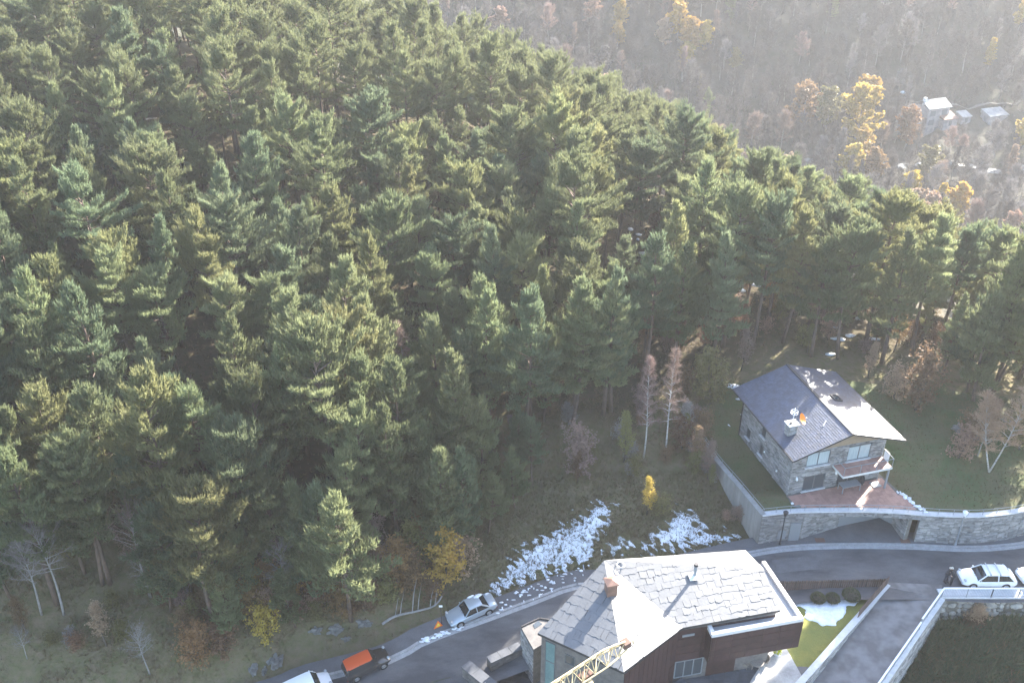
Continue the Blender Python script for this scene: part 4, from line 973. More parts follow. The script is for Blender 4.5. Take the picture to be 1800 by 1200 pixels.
def low_wall(label, pa, pb_, ztop, th, zb=-7, coping=M['patio'], face=M['darkstone']):
    a, b_ = P(*pa, ztop), P(*pb_, ztop); d = (b_-a); d.z = 0; d.normalize(); n = Vector((-d.y,d.x,0))
    t_ = thing('low_wall', label, 'wall', a, 0, 'low walls of the yard beside the near house'); c_ = MB(); c_.prism([a+d*.05, b_-d*.05, b_-d*.05+n*th, a+d*.05+n*th], zb, ztop-.12); c_.build('wall_core', M['mortar'], t_, world=True)
    s_ = MB(); stone_face(s_, a+d*.05, b_-d*.05, zb+.5, zb+.5, ztop-.125, ztop-.125, .4, .17, .06); stone_face(s_, b_+n*th, a+n*th, zb+.5, zb+.5, ztop-.125, ztop-.125, .4, .17, .06); stuff(s_.build('wall_stone', M['darkstone'], t_, world=True))
    L = (b_-a).length; k_ = max(1, round(L/1.1))
    for i in range(k_):
        q0, q1 = a+d*(L*i/k_+.01), a+d*(L*(i+1)/k_-.01); m_ = MB(); m_.prism([q0-n*.1, q1-n*.1, q1+n*(th+.1), q0+n*(th+.1)], ztop-.118, ztop+U(-.006,.006)); m_.build('coping_stone', coping, t_, world=True)
low_wall('low dark wall with grey slab top beside the road, ending at the flat roofed porch', (862,1163), (918,1137), -2.5, .55)
low_wall('short thick stone wall with grey slab top by the road at the bottom of the view', (812,1170), (905,1246), -2.7, .75)
# porch
po = thing('flat_roofed_porch', 'small flat roofed porch with stone front between road and slate roofed house', 'porch', (.6,53,-4))
pz = -.4; pc = [P(916,1101,pz), P(938,1140,pz), P(958,1128,pz), P(975,1090,pz), P(948,1086,pz)]
mb = MB(); mb.prism([(p.x,p.y) for p in pc], -7, pz-.3); mb.build('wall', M['mortar'], po, world=True)
s_ = MB(); stone_face(s_, pc[0], pc[1], -6.5,-6.5,pz-.3,pz-.3,.42,.16,.07); stuff(s_.build('wall_stone', M['stone'], po, world=True))
mb = MB(); mb.prism([(p.x,p.y) for p in pc], pz-.298, pz-.05); mb.build('roof_slab', M['darkstone'], po, world=True)
mb = MB()
for a, b_ in zip(pc[2:], pc[3:]): mb.bar(a, b_, .12, .12)
mb.bar(pc[4], pc[0], .12, .12); mb.build('roof_rim', M['darkmetal'], po, world=True)
mb = MB(); c4 = (pc[0]*.3+pc[4]*.5+pc[2]*.2); mb.prism([(pc[4].x-.1,pc[4].y-.25),(pc[0].x*.35+pc[4].x*.65,pc[0].y*.35+pc[4].y*.65-.3),(c4.x,c4.y-.3),(c4.x+.6,c4.y+.2)], pz-.047, pz-.02); mb.build('skylight', M['glass'], po, world=True)
tag(MB().lathe([(.18,0),(.16,.05),(.1,.06)], (P(930,1168,yz).x,P(930,1168,yz).y,yz+.02), 10).build('drain_cover', M['darkmetal']), 'dark round drain cover in the slate paved yard', 'drain cover')
gt = thing('wire_fence', 'dark green mesh fence panel at the bottom edge beside the road', 'fence', P(780,1190,-4.2))
a, b_ = P(735,1203,-4.0), P(800,1187,-4.0)
mb = MB()
for k in range(24): p = a.lerp(b_, k/23); mb.bar((p.x,p.y,-5.2), (p.x,p.y,-4.0), .02, .02)
for k in range(10): mb.bar((a.x,a.y,-5.2+k*.13), (b_.x,b_.y,-5.2+k*.13), .02, .02)
stuff(mb.build('mesh_wire', M['brush'], gt, world=True))
for p in (a, b_): MB().bb((p.x-.03,p.y-.03,-5.4), (p.x+.03,p.y+.03,-3.95)).build('post', M['darkmetal'], gt, world=True)
# ------------------------------------------------------------------ patio furniture
pt_ = P(1331,1163,-.35); tb_ = thing('round_table', 'round pale rattan table on the dark patio under the brown wing', 'table', (pt_.x,pt_.y,-1.03))
MB().lathe([(.5,.68),(.53,.7),(.53,.73),(.5,.75)], (0,0,0), 20).build('tabletop', M['rattan'], tb_)
for k in range(4): a = k*math.pi/2+.4; MB().tube([(.34*math.cos(a),.34*math.sin(a),.68),(.4*math.cos(a),.4*math.sin(a),0)], .035, 6).build('leg', M['rattan'], tb_)
def rattan(label, p, rz):
    c = thing('rattan_chair', label, 'chair', (p.x,p.y,-1.03), rz, 'rattan chairs at the round patio table')
    MB().lathe([(.26,.36),(.3,.4),(.28,.45)], (0,0,0), 12).build('seat', M['rattan'], c)
    mb = MB(); vs = []; fs = []
    for k in range(9):
        a = math.pi*.1+math.pi*1.2*k/8-.3*math.pi/2; h = .62+.2*math.sin(math.pi*k/8)
        vs += [(.3*math.cos(a),.3*math.sin(a),.4), (.36*math.cos(a),.36*math.sin(a),h), (.32*math.cos(a),.32*math.sin(a),h), (.26*math.cos(a),.26*math.sin(a),.4)]
    for k in range(8):
        o_ = k*4; fs += [(o_,o_+4,o_+5,o_+1),(o_+1,o_+5,o_+6,o_+2),(o_+2,o_+6,o_+7,o_+3)]
    mb.add(vs, fs); mb.build('backrest', M['rattan'], c, smooth=1)
    for k in range(4): a = k*math.pi/2+.78; MB().tube([(.2*math.cos(a),.2*math.sin(a),.36),(.25*math.cos(a),.25*math.sin(a),0)], .03, 5).build('leg', M['rattan'], c)
q = P(1310,1165,-.6); rattan('pale rattan armchair left of the round patio table', q, 1.2); q = P(1345,1158,-.5); rattan('rattan armchair right of the round patio table, in the shade', q, -1.2)
pp = P(1365,1148,-.8); pot = thing('flower_pot', 'pale pot with a bright yellow green plant at the end of the path', 'potted plant', (pp.x,pp.y,-.925))
MB().lathe([(.2,0),(.28,.3),(.25,.32)], (0,0,0), 12).build('pot', M['coping'], pot)
mb = MB()
for k in range(260):
    d = Vector((R.gauss(0,1),R.gauss(0,1),abs(R.gauss(0,1)))).normalized(); c0 = d*U(.12,.36)+Vector((0,0,.36)); s_ = Vector((U(-1,1),U(-1,1),U(-1,1))).normalized()*.06; mb.add([c0-s_,c0+s_,c0+d*.14],[(0,1,2)])
lp = leafmat('lime_leaves', (.5,.55,.03), (.35,.45,.03), .05, .4); mb.build('foliage', lp, pot, fix=False)
# ------------------------------------------------------------------ crane jib reaching in over the near house
tip = P(1098,1136,12.5); tail = P(905,1262,12.5)+Vector((0,0,0)); ax = (tip-tail).normalized(); tail = tip-ax*16; sidev = Vector((-ax.y,ax.x,0)); cj = thing('crane_jib', 'yellow lattice crane jib reaching over the slate roof from the bottom edge', 'crane', tip)
hw, hh = .5, 1.0
def ch3(s): b_ = tip-ax*s; k = min(1,.45+s/3.); return b_+sidev*hw*k, b_-sidev*hw*k, b_+Vector((0,0,hh*k))
l_, r_, t_ = zip(*[ch3(s*.95) for s in range(0,17)])
for pts_, nm in ((l_,'lower_chord'),(r_,'lower_chord'),(t_,'upper_chord')): MB().tube(pts_, .06, 6).build(nm, M['crane'], cj, world=True)
for i in range(16):
    for a, b_ in ((l_[i],t_[i]),(r_[i],t_[i]),(t_[i],l_[i+1]),(t_[i],r_[i+1]),(l_[i],r_[i]),(l_[i],r_[i+1])): MB().tube([a,b_], .03, 4).build('brace', M['crane'], cj, world=True)
MB().box((tip+Vector((.05,.05,.22))), (.5,.5,.4), .6).build('head_block', M['rust'], cj, world=True)
mb = MB(); mb.tube([tip+ax*.2+Vector((0,0,.2)), tip+ax*.7+Vector((0,0,.1)), tip+ax*.75+Vector((0,0,-.25))], .05, 6); mb.build('end_hook', M['crane'], cj, world=True)
m0 = tip-ax*3.2; mb = MB(); mb.box(m0+Vector((0,0,-.3)), (.9,.5,.35), math.atan2(ax.y,ax.x)); tro = mb.build('trolley', M['rust'], cj, world=True)
mb = MB(); mb.box(m0+Vector((.25,-.55,-.45)), (.3,.3,.6), .3); mb.build('trolley_wheel_box', M['crane'], cj, world=True)
for s in (5,9): mb = MB(); mb.box(tip-ax*s+Vector((0,0,.1)), (.35,.25,.3), math.atan2(ax.y,ax.x)); mb.build('pulley_box', M['crane'], cj, world=True)
# ------------------------------------------------------------------ vegetation
class NB:    # fast triangle collector for foliage
    def __init__(s): s.t = []
    def mesh(s, name, m):
        a = np.concatenate(s.t).astype(np.float32); n = len(a)//3
        me = bpy.data.meshes.new(name); me.vertices.add(len(a)); me.vertices.foreach_set('co', a.ravel()); me.loops.add(len(a)); me.loops.foreach_set('vertex_index', np.arange(len(a), dtype=np.int32))
        me.polygons.add(n); me.polygons.foreach_set('loop_start', np.arange(0, n*3, 3, dtype=np.int32)); me.update()
        if m: me.materials.append(m)
        return me
def unit(a): return a/np.maximum(np.linalg.norm(a, axis=-1, keepdims=True), 1e-6)
def blades(rng, pos, dirs, nb, length, width, spread, face=None, fs=.45):
    """needle shoots: nb thin triangles at each position around its direction; face: the way their flat side looks"""
    n = len(pos); p = np.repeat(pos, nb, 0); d = unit(np.repeat(dirs, nb, 0)+rng.normal(0, spread, (n*nb, 3)))
    q = rng.normal(0, 1, (n*nb, 3)) if face is None else unit(np.repeat(face, nb, 0))+rng.normal(0, fs, (n*nb, 3))
    s = unit(np.cross(d, q)); L = (length*rng.uniform(.65, 1.25, n*nb))[:,None]; w = width*rng.uniform(.7, 1.3, n*nb)[:,None]
    return np.stack([p-s*w-d*L*.1, p+s*w-d*L*.1, p+d*L], 1).reshape(-1, 3)
def leaves(rng, pos, size):
    n = len(pos); d = unit(rng.normal(0, 1, (n, 3))); s = unit(np.cross(d, rng.normal(0, 1, (n, 3)))); k = size*rng.uniform(.6, 1.3, n)[:,None]
    a, b, c, e = pos-d*k-s*k*.1, pos+s*k*.75, pos+d*k, pos-s*k*.75
    return np.stack([a, b, c, a, c, e], 1).reshape(-1, 3)
def pine_proto(seed, H, RM, cb, form):
    rng = np.random.default_rng(seed); tr = MB(); f = NB(); q = random.Random(seed)
    lean = rng.normal(0, .02, 2); cur = rng.normal(0, .25, 2)
    def tp(z): k = z/H; return np.array([lean[0]*z+cur[0]*math.sin(k*3), lean[1]*z+cur[1]*math.sin(k*3), z])
    r0 = .19*H/15
    tr.tube([tp(H*k/9) for k in range(10)], [max(.025, r0*(1-.93*(k/9)**1.1)) for k in range(10)], 7)
    z = cb*H; az = 0; P_ = []; D_ = []
    lob = [(q.uniform(0,6.28), q.uniform(.12,.3)) for _ in range(3)]; brk = [q.uniform(.1,.85) for _ in range(2)]
    while z < H*.985:
        t = (z/H-cb)/(1-cb)
        if form == 'cone': prof = (1-t)**.8*min(1, .55+t*2.2)
        elif form == 'round': prof = math.sqrt(max(0, 1-(t*1.02)**2.2))*min(1, .5+t*2)
        else: prof = (1-t)**.62*min(1, .6+t*1.5)
        prof = prof*.96+.04
        nl = 4 if t < .8 else 5
        for k in range(nl):
            az += 2*math.pi/nl+q.uniform(-.5,.5); L = RM*prof*q.uniform(.6, 1.2)*(1+sum(a_*math.cos((m_+1)*az-p_+z*.35) for m_, (p_, a_) in enumerate(lob)))
            if q.random() < .12 and t < .75 or any(abs(t-b_) < .035 for b_ in brk) and q.random() < .6: continue
            el = math.radians(4+58*t**1.3+q.uniform(-12,12)); zb = z+q.uniform(-.2,.2)
            b0 = tp(min(zb, H*.98)); dh = np.array([math.cos(az), math.sin(az), 0.]); d = dh*math.cos(el)+np.array([0,0,math.sin(el)])
            def lp(s): return b0+d*L*s+np.array([0,0,1.])*L*(.16*s*s-.10*s)
            if L > .7: tr.tube([lp(0), lp(.5), lp(.95)], [.014+.016*L, .012+.008*L, .012], 3, False)
            side = np.array([-dh[1], dh[0], 0.])
            ns = max(2, int(L/.225))
            for i in range(ns):
                s = .30+.70*(i+q.random()*.7)/ns if t < .7 else .12+.88*(i+q.random()*.7)/ns
                wl_ = min(.95, .42*L)*(1.08-s)+.12
                for sg in (-1, 0, 1):
                    if sg == 0 and s < .85 and q.random() < .5: continue
                    nn = 1 if sg == 0 else max(1, int(wl_/.3+.5))
                    for m in range(nn):
                        o = sg*wl_*(m+q.random())/nn
                        p = lp(s)+side*o+d*abs(o)*.45+np.array([0,0,q.uniform(-.05,.22)+.16*abs(o)])
                        P_.append(p); D_.append(d*.55+side*sg*.4+np.array([0,0,.75]))
        z += (.52 if H > 12 else .42)*q.uniform(.75,1.2)*(1-.35*t)
    for k in range(7):      # leading shoots
        P_.append(tp(H)*1.0+np.array([q.uniform(-.15,.15), q.uniform(-.15,.15), -q.uniform(0,.9)])); D_.append(np.array([q.uniform(-.2,.2), q.uniform(-.2,.2), 1.]))
    P_ = np.array(P_); D_ = np.array(D_)
    ax_ = np.array([tp(min(z_, H)) for z_ in P_[:,2]]); out_ = P_-ax_; out_[:,2] = .35*np.linalg.norm(out_[:,:2], axis=1)+.45
    f.t.append(blades(rng, P_, unit(D_), 9, .31, .042, .5, unit(out_)))
    f.t.append(blades(rng, P_+D_*.15, unit(D_)*.6+np.array([0,0,.7]), 3, .5, .045, .22, unit(out_)))
    z = .12*H
    while z < cb*H:          # dead snags under the crown
        a = q.uniform(0, 6.28); L = q.uniform(.3, 1.5)*(.4+z/H/cb*.8); b0 = tp(z); tr.tube([b0, b0+np.array([math.cos(a)*L*.6, math.sin(a)*L*.6, q.uniform(-.1,.1)]), b0+np.array([math.cos(a)*L, math.sin(a)*L, q.uniform(-.45,.1)])], [.022,.014,.006], 3, False)
        z += q.uniform(.2,.6)
    return tr.mesh('pine_trunk', 4), f.mesh('pine_crown', None), H
PINES = [pine_proto(*a) for a in ((1,15.5,3.2,.34,'cone'),(2,17,3.4,.40,'oval'),(3,14,3.4,.36,'oval'),(4,16.5,3.1,.30,'cone'),(5,18,3.6,.46,'round'),(6,15,3.7,.42,'round'),(7,16,2.8,.28,'cone'),(8,12,2.6,.26,'cone'),(9,17.5,3.5,.42,'oval'),(10,19,3.5,.50,'round'))]
for tm, cm, h in PINES: tm.materials.append(M['pinebark']); cm.materials.append(M['pine'])
def stand(name, label, cat, group, meshes, names, p, rz, s, mats=(None, None), sx=1.0, tilt=(0,0)):
    o = bpy.data.objects.new(name, None); C.objects.link(o); o.location = p; o.rotation_euler = (tilt[0], tilt[1], rz); o.scale = (s*sx, s*sx, s); o.empty_display_size = .3; tag(o, label, cat, group)
    for me_, nm, m_ in zip(meshes, names, mats):
        c = bpy.data.objects.new(nm, me_); C.objects.link(c); c.parent = o
        if m_ is not None: c.material_slots[0].link = 'OBJECT'; c.material_slots[0].material = m_
    return o
def broad_proto(seed, H, R_, cb, nleaf, leaf, twigs, form='round', stems=1, tw=(.55,.022)):
    rng = np.random.default_rng(seed); q = random.Random(seed); tr = MB(); f = NB(); tips = []; tdir = []
    for st_ in range(stems):
        a0 = q.uniform(0,6.28); le = 0 if stems == 1 else q.uniform(.10,.26)
        def tp(z, a0=a0, le=le): k = z/H; return Vector((math.cos(a0)*(le*z+.06*H*math.sin(k*4)*.3), math.sin(a0)*(le*z)+.015*H*math.sin(k*5+a0), z))
        hs = H*(1 if st_ == 0 else q.uniform(.75,.95)); r0 = (.0068*H+.015) if form == 'drop' else .011*H+.02
        tr.tube([tp(hs*k/8) for k in range(9)], [max(.012, r0*(1-.95*k/8)) for k in range(9)], 6)
        nb = int(16+H*1.6)
        for i in range(nb):
            t = (i+q.random())/nb; z = hs*(cb+(1-cb)*t*.97); a = i*2.4+q.uniform(-.4,.4)
            prof = {'round': math.sqrt(max(.02,1-(2*t-.85)**2*.75)), 'column': (1-t)**.5*min(1,.45+t*2.5), 'drop': (1-t)**.7*min(1,.5+t*2)}[form]
            L = R_*prof*q.uniform(.6,1.1); el = math.radians({'round': 18+50*t, 'column': 48+25*t, 'drop': 35+25*t}[form]+q.uniform(-10,10))
            d = Vector((math.cos(a)*math.cos(el), math.sin(a)*math.cos(el), math.sin(el))); b0 = tp(z)
            sag = -.12 if form == 'drop' else .05
            pts = [b0+d*L*s+Vector((0,0,sag*L*s*s*2))+Vector((q.uniform(-.06,.06)*L, q.uniform(-.06,.06)*L, 0))*s for s in (0,.35,.7,1)]
            rr_ = (.004*H+.008)*(1-t*.6); tr.tube(pts, [rr_, rr_*.65, rr_*.4, .006], 4, False)
            for s in np.linspace(.25, 1, max(3, int(L/.32))):
                i0 = min(2, int(s*3)); pp = pts[i0].lerp(pts[i0+1], min(1, s*3-i0)) if i0 < 3 else pts[3]
                for m in range(twigs):
                    dd = (d*.8+Vector((q.gauss(0,.6), q.gauss(0,.6), q.gauss(.15,.45)))).normalized(); tips.append(pp); tdir.append(dd)
    T = np.array([tuple(p) for p in tips]); D = np.array([tuple(p) for p in tdir])
    if nleaf:
        k = rng.integers(0, len(T), nleaf); pos = T[k]+D[k]*rng.uniform(.05,.75,(nleaf,1))*min(1.,R_*.45)+rng.normal(0,.09,(nleaf,3)); f.t.append(leaves(rng, pos, leaf))
    else: f.t.append(blades(rng, T, D, 3, tw[0], tw[1]/2, .3)); f.t.append(blades(rng, T+D*tw[0]*.6, D, 3, tw[0]*.8, tw[1]/2, .45))
    tm = tr.mesh('tree_trunk', 4); tm.materials.append(M['palebark']); cm = f.mesh('tree_crown', M['twig']); return tm, cm, H
BARE = [broad_proto(20+k, h, r_, cb, 0, 0, 7, fm, st_, tw=(.8,.045)) for k, (h, r_, cb, fm, st_) in enumerate(((9,2.6,.3,'round',1),(11,2.8,.3,'round',1),(8,2.4,.25,'round',2),(12,2.2,.3,'column',1)))]
BIRCH = [broad_proto(30+k, h, r_, cb, 0, 0, 5, 'drop', st_, tw=(.5,.03)) for k, (h, r_, cb, st_) in enumerate(((11.5,1.7,.33,1),(12.5,1.9,.36,1),(7.5,2.0,.3,2)))]
LEAFY = [broad_proto(40+k, h, r_, cb, n, lf*1.6, 4, fm) for k, (h, r_, cb, n, lf, fm) in enumerate(((12,3.8,.2,8000,.17,'round'),(9,2.6,.2,6000,.15,'round'),(13,2.4,.15,5200,.15,'drop'),(11,3.2,.22,7000,.17,'round')))]
BUSH = [broad_proto(50+k, h, r_, cb, n, .085, 4, fm, st_) for k, (h, r_, cb, n, fm, st_) in enumerate(((4.2,1.5,.12,2600,'round',2),(3.2,1.5,.08,2200,'round',3),(6.0,1.5,.2,2200,'column',1),(2.4,1.2,.05,1500,'round',3)))]
SNAG = [broad_proto(60+k, h, r_, cb, 0, 0, 2, 'round', 1, tw=(.6,.02)) for k, (h, r_, cb) in enumerate(((8.5,2.4,.42),(9.5,2.6,.5)))]

def top_place(px, py, H):    # foot of a tree of height H whose tip is seen at px, py
    return G(px, py, H)
taken = []
def free(p, d): return all((p.x-q[0])**2+(p.y-q[1])**2 > (d*.5+q[2]*.5)**2 for q in taken)
# notable pines first (tip positions surveyed), then the rest of the wood by even random spacing
TOPS = [(620,712,1),(410,765,5),(240,662,1),(170,690,2),(130,505,0),(30,590,2),(38,470,3),(200,425,5),(345,375,8),(290,305,3),(130,275,1),(25,265,5),(90,150,0),(190,130,0),(275,80,1),(380,285,3),(445,240,1),(480,330,2),(400,560,3),(505,518,1),(560,525,0),(640,522,3),(690,515,7),(745,560,2),(450,655,7),(380,645,7),(318,655,7),(480,615,3),(640,630,1),(685,645,0),(540,870,7),(590,868,2),(330,880,5),(500,865,7),(800,625,6),(852,500,1),(920,522,1),(870,400,3),(710,290,3),(590,340,2),(580,420,0),(810,300,5),(880,300,5),(950,470,6),(1020,495,6),(1090,478,3),(1190,362,6),(1150,420,8),(1205,430,3),(960,320,2),(1040,240,5),(1000,240,9),(1130,260,5),(760,570,0),(990,170,4),(730,730,7),(20,10,5),(60,470,2),(750,790,7),(800,800,7),(60,700,2),(10,800,1),(110,800,5),(480,440,2),(640,410,3),(300,60,2),(210,20,8)]
GRP = 'Scots pines covering the hillside'
PX_ = ('at the far left edge','near the left edge','above the left clearing','left of the fallen tree','above the fallen tree','left of the silver car','above the silver car','left above the meadow','above the meadow snow','above the paired birches','left behind the stone house','behind the stone house','right behind the garden','at the far right edge')
PY_ = ('very top','near top','upper wood','upper middle','mid wood','lower middle','lower wood','front rows','foremost')
def zone(px, py):
    return PY_[int(min(8, max(0, py/100)))]+', '+PX_[int(min(13, max(0, px/1800*14)))]
FX_ = ('above the ridge pines','left of the yellow far trees','by the yellow far trees','right of the yellow far trees','left of the orange far tree','by the golden far trees','near the far farm','right of the far farm')
FY_ = ('topmost','high up','halfway up','low down','valley bottom')
def fzone(px, py):
    return FY_[int(min(4, max(0, (py+20)/75)))]+', '+FX_[int(min(7, max(0, (px-740)/132)))]
def add_pine(p, k, s, px, py, note=None):
    u = R.random(); m_ = M['pine_blue'] if (u < .22) else (M['pine_warm'] if u > .84 else M['pine'])
    shape = {'cone':'pointed','x':''}.get('x') or ('pointed' if k in (0,3,6,7) else ('broad crowned' if k in (4,5,9) else 'full crowned'))
    colr = 'bluish' if m_ is M['pine_blue'] else ('yellowish' if m_ is M['pine_warm'] else 'green')
    lab = note or (shape+' '+colr+' pine, '+zone(px, py))
    stand('pine_tree', lab, 'pine tree', GRP, PINES[k][:2], ('trunk','crown'), p-Vector((0,0,.15)), U(0,6.28), s, (None, m_), U(1.0,1.3), (U(-.03,.03),U(-.03,.03)))
npine = 0; outer = []
SKYL = [(-200,-900),(600,-300),(760,5),(930,62),(1000,112),(1150,165),(1250,218),(1330,255),(1450,295),(1550,335),(1700,380),(1800,412),(2100,500)]
def under_ridge(p, H, s):    # keep the wood's outline against the valley as low as it really is
    for _ in range(12):
        tx, ty = project(p+Vector((0,0,H*s))); 
        if ty > np.interp(tx, [q[0] for q in SKYL], [q[1] for q in SKYL])+6*math.sin(p.x*3.1)+2: return s
        s *= .93
    return s
_sh = Vector((math.sin(SUN_AZ), math.cos(SUN_AZ)))
def blocks_roof(p, h=16):    # would its shadow cover the sunny lower part of the stone house's roof or its garden's bright strip?
    for cx, cy, cz, w in ((33.6,71.0,8.2,4.2),(36.0,72.5,8.,3.6)):
        v = Vector((p.x-cx, p.y-cy)); t_ = v.dot(_sh); l_ = abs(v.x*_sh.y-v.y*_sh.x)
        if 0 < t_ < (p.z+h-cz)/math.tan(SUN_EL)-1.5 and l_ < w: return True
    return False
NOTES = {0:'bright broad pine in the front row above the clearing, left of the snowy meadow', 16:None}
for i, (px, py, k) in enumerate(TOPS):
    s = U(.88,1.08); p = top_place(px, py, PINES[k][2]*s)
    if blocks_roof(p): continue
    taken.append((p.x, p.y, 3.2)); add_pine(p, k, s, px, py); npine += 1
for i, (px, py, k) in enumerate(((1270,614,9),(1322,612,4),(1375,602,1),(1425,628,2),(1472,632,5),(1522,600,9),(1548,642,6),(1668,640,9),(1790,668,1),(1655,590,4),(1500,560,1),(1440,570,5),(1350,560,4),(1590,560,9),(1720,600,4),(1780,590,5),(1245,660,3),(1300,575,5))):
    p = G(px, py); s = under_ridge(p, PINES[k][2], U(.9, 1.05))
    if blocks_roof(p): continue
    taken.append((p.x, p.y, 3.2)); tx, ty = project(p+Vector((0,0,PINES[k][2]*s))); add_pine(p, k, s, tx, ty); npine += 1
for px, py, k, s in ((1700,690,2,.74),(1745,688,1,.62),(1655,665,6,.62),(1520,560,7,.55),(1560,575,2,.6),(1600,540,6,.55),(1640,560,7,.6),(1690,545,2,.62),(1730,570,7,.6),(1770,555,6,.55),(1475,590,7,.5),(1420,580,2,.6),(1380,545,6,.55),(1540,605,7,.42),(1620,600,7,.45),(1788,640,3,.98)):
    p = G(px, py); taken.append((p.x, p.y, 3)); tx, ty = project(p+Vector((0,0,PINES[k][2]*s))); add_pine(p, k, s, tx, ty); npine += 1
for x, y, k, s in ((49.3,83.5,6,1.1),(47.0,80.7,7,1.05),(50.6,86.0,3,1.0)):  # extra pines added to cast shade on the terrace
    p = Vector((x, y, g1(x, y))); taken.append((x, y, 3)); tx, ty = project(p+Vector((0,0,PINES[k][2]*s))); add_pine(p, k, s, tx, ty); npine += 1
for x, y, s in ((52,79.5,1.1),(54.5,83,1.08),(56.5,79.5,1.12),(51,84.5,1.05),(58,85,1.1),(55,74.8,1.12),(58,72,1.12),(60,77,1.1),(62,82,1.1),(53.2,70.5,1.1),(57,67.5,1.1),(62,70,1.1)):      # tall bare stemmed pines just outside the right edge; the sun reaches the garden under their crowns
    if blocks_roof(Vector((x,y,2)), 20): continue
    taken.append((x, y, 3)); outer.append((Vector((x,y,g1(x,y))), 9, s))
rest = []
tries = 0; rg = random.Random(5)
while tries < 24000:
    tries += 1; x, y = rg.uniform(-100, 115), rg.uniform(58, 200); z = g1(x, y); p = Vector((x, y, z))
    px, py = project(p)
    if forest_side(x, y, z) < 6 or not free(p, 3.8 if y < 88 else 4.1) or blocks_roof(p): continue
    slope = nat(x, y)[0]-nat(x+2.5, y+3)[0]
    if nat(x, y)[0] < -15: continue
    if (x > 52 and y < 82 and px < 1840) or (x > 50 and y < 70): continue
    taken.append((x, y, 3.8 if y < 88 else 4.1)); rest.append((p, px, py))
vis = [r for r in rest if -60 < r[1] < 1860 and r[2] > -60]
vis.sort(key=lambda r: -project(r[0])[1]); hidden = [r for r in rest if r not in vis]
LIM = 300-npine
def pick(x, y): return rg.choice([0,1,2,3,4,5,6,8,9,2,5,7] if y < 105 else [1,2,4,5,5,8,9,4,2])
for i, (p, px, py) in enumerate(vis):
    k = pick(p.x, p.y); s = under_ridge(p, PINES[k][2], rg.uniform(.66, 1.08))
    if s < .42: continue
    if i < LIM: 
        tx, ty = project(p+Vector((0,0,PINES[k][2]*s))); add_pine(p, k, s, tx, ty); npine += 1
    else: hidden.append((p, px, py))
def stand_stuff(name, items, parts, label, cat):    # many far or out of frame trees as one object made of real foliage
    for key, m_ in parts:
        V = []; F = []; off = 0
        for p, k, s, rz, src in items:
            me_ = src[k][0 if key == 'trunk' else 1]; a = np.empty(len(me_.vertices)*3, np.float32); me_.vertices.foreach_get('co', a); a = a.reshape(-1,3)
            if key != 'trunk':
                keep = np.repeat(np.random.default_rng(len(V)).random(len(a)//3) < .5, 3); a = a[keep]
                F.append(np.arange(len(a)).reshape(-1,3)+off)
            else:
                f4 = [t_ for q in me_.polygons for t_ in ([q.vertices[:][0:3], (q.vertices[0],q.vertices[2],q.vertices[3])] if len(q.vertices) == 4 else [q.vertices[:][:3]])]; F.append(np.array(f4)+off)
            c, s_ = math.cos(rz), math.sin(rz); b_ = a.copy(); b_[:,0] = (a[:,0]*c-a[:,1]*s_)*s+p.x; b_[:,1] = (a[:,0]*s_+a[:,1]*c)*s+p.y; b_[:,2] = a[:,2]*s+p.z-.15; V.append(b_); off += len(a)
        V = np.concatenate(V); F = np.concatenate(F); me_ = bpy.data.meshes.new(name); me_.vertices.add(len(V)); me_.vertices.foreach_set('co', V.ravel()); me_.loops.add(F.size); me_.loops.foreach_set('vertex_index', F.ravel().astype(np.int32)); me_.polygons.add(len(F)); me_.polygons.foreach_set('loop_start', np.arange(0, F.size, 3, dtype=np.int32)); me_.update(); me_.materials.append(m_)
        if key == 'trunk': root = link(name, me_); stuff(root); tag(root, label, cat)
        else: o = link('crowns', me_, None, root); stuff(o)
if hidden: stand_stuff('pine_wood', [(p, k, s, rg.uniform(0,6.28), PINES) for p, k, s in ((p, k, under_ridge(p, PINES[k][2], rg.uniform(.7,1.05))) for p, k in ((p, pick(p.x,p.y)) for p, _, _ in hidden)) if s > .4]+[(p, k, s, 1., PINES) for p, k, s in outer], (('trunk', M['pinebark']), ('crown', M['pine'])), 'mass of further pines of the same wood beyond and beside the counted ones', 'pine wood')
print('pines', npine, 'rest', len(hidden))
# foreground and meadow trees, one by one
def place(name, label, cat, grp, src, px, py, s, trunk, leaf, sx=1., dz=.1, tilt=(0,0)):
    p = G(px, py); taken.append((p.x,p.y,1.5)); return stand(name, label, cat, grp, src[:2], ('trunk','crown'), p-Vector((0,0,dz)), U(0,6.28), s, (trunk, leaf), sx, tilt)
place('birch_tree', 'tall white stemmed bare birch on the meadow, left of the pair', 'birch', 'pair of bare birches', BIRCH[0], 1130,808,1.0,M['birchbark'],M['pinkleaf'])
place('birch_tree', 'tall white stemmed bare birch on the meadow, right of the pair and nearer the wall', 'birch', 'pair of bare birches', BIRCH[1], 1169,806,.98,M['birchbark'],M['pinkleaf'])
place('birch_tree', 'twin stemmed pale birch with a few yellow leaves by the garden fence', 'birch', None, BIRCH[2], 1738,832,1.3,M['birchbark'],M['tanleaf'],1.05)
place('birch_tree', 'small pale birch standing left of the twin stemmed one in the garden', 'birch', None, BIRCH[2], 1717,804,.95,M['birchbark'],M['tanleaf'],.8)
place('bare_tree', 'pink twigged bare tree among the pines left of the meadow', 'tree', None, BIRCH[1], 712,722,.85,M['palebark'],M['pinkleaf'],1.25)
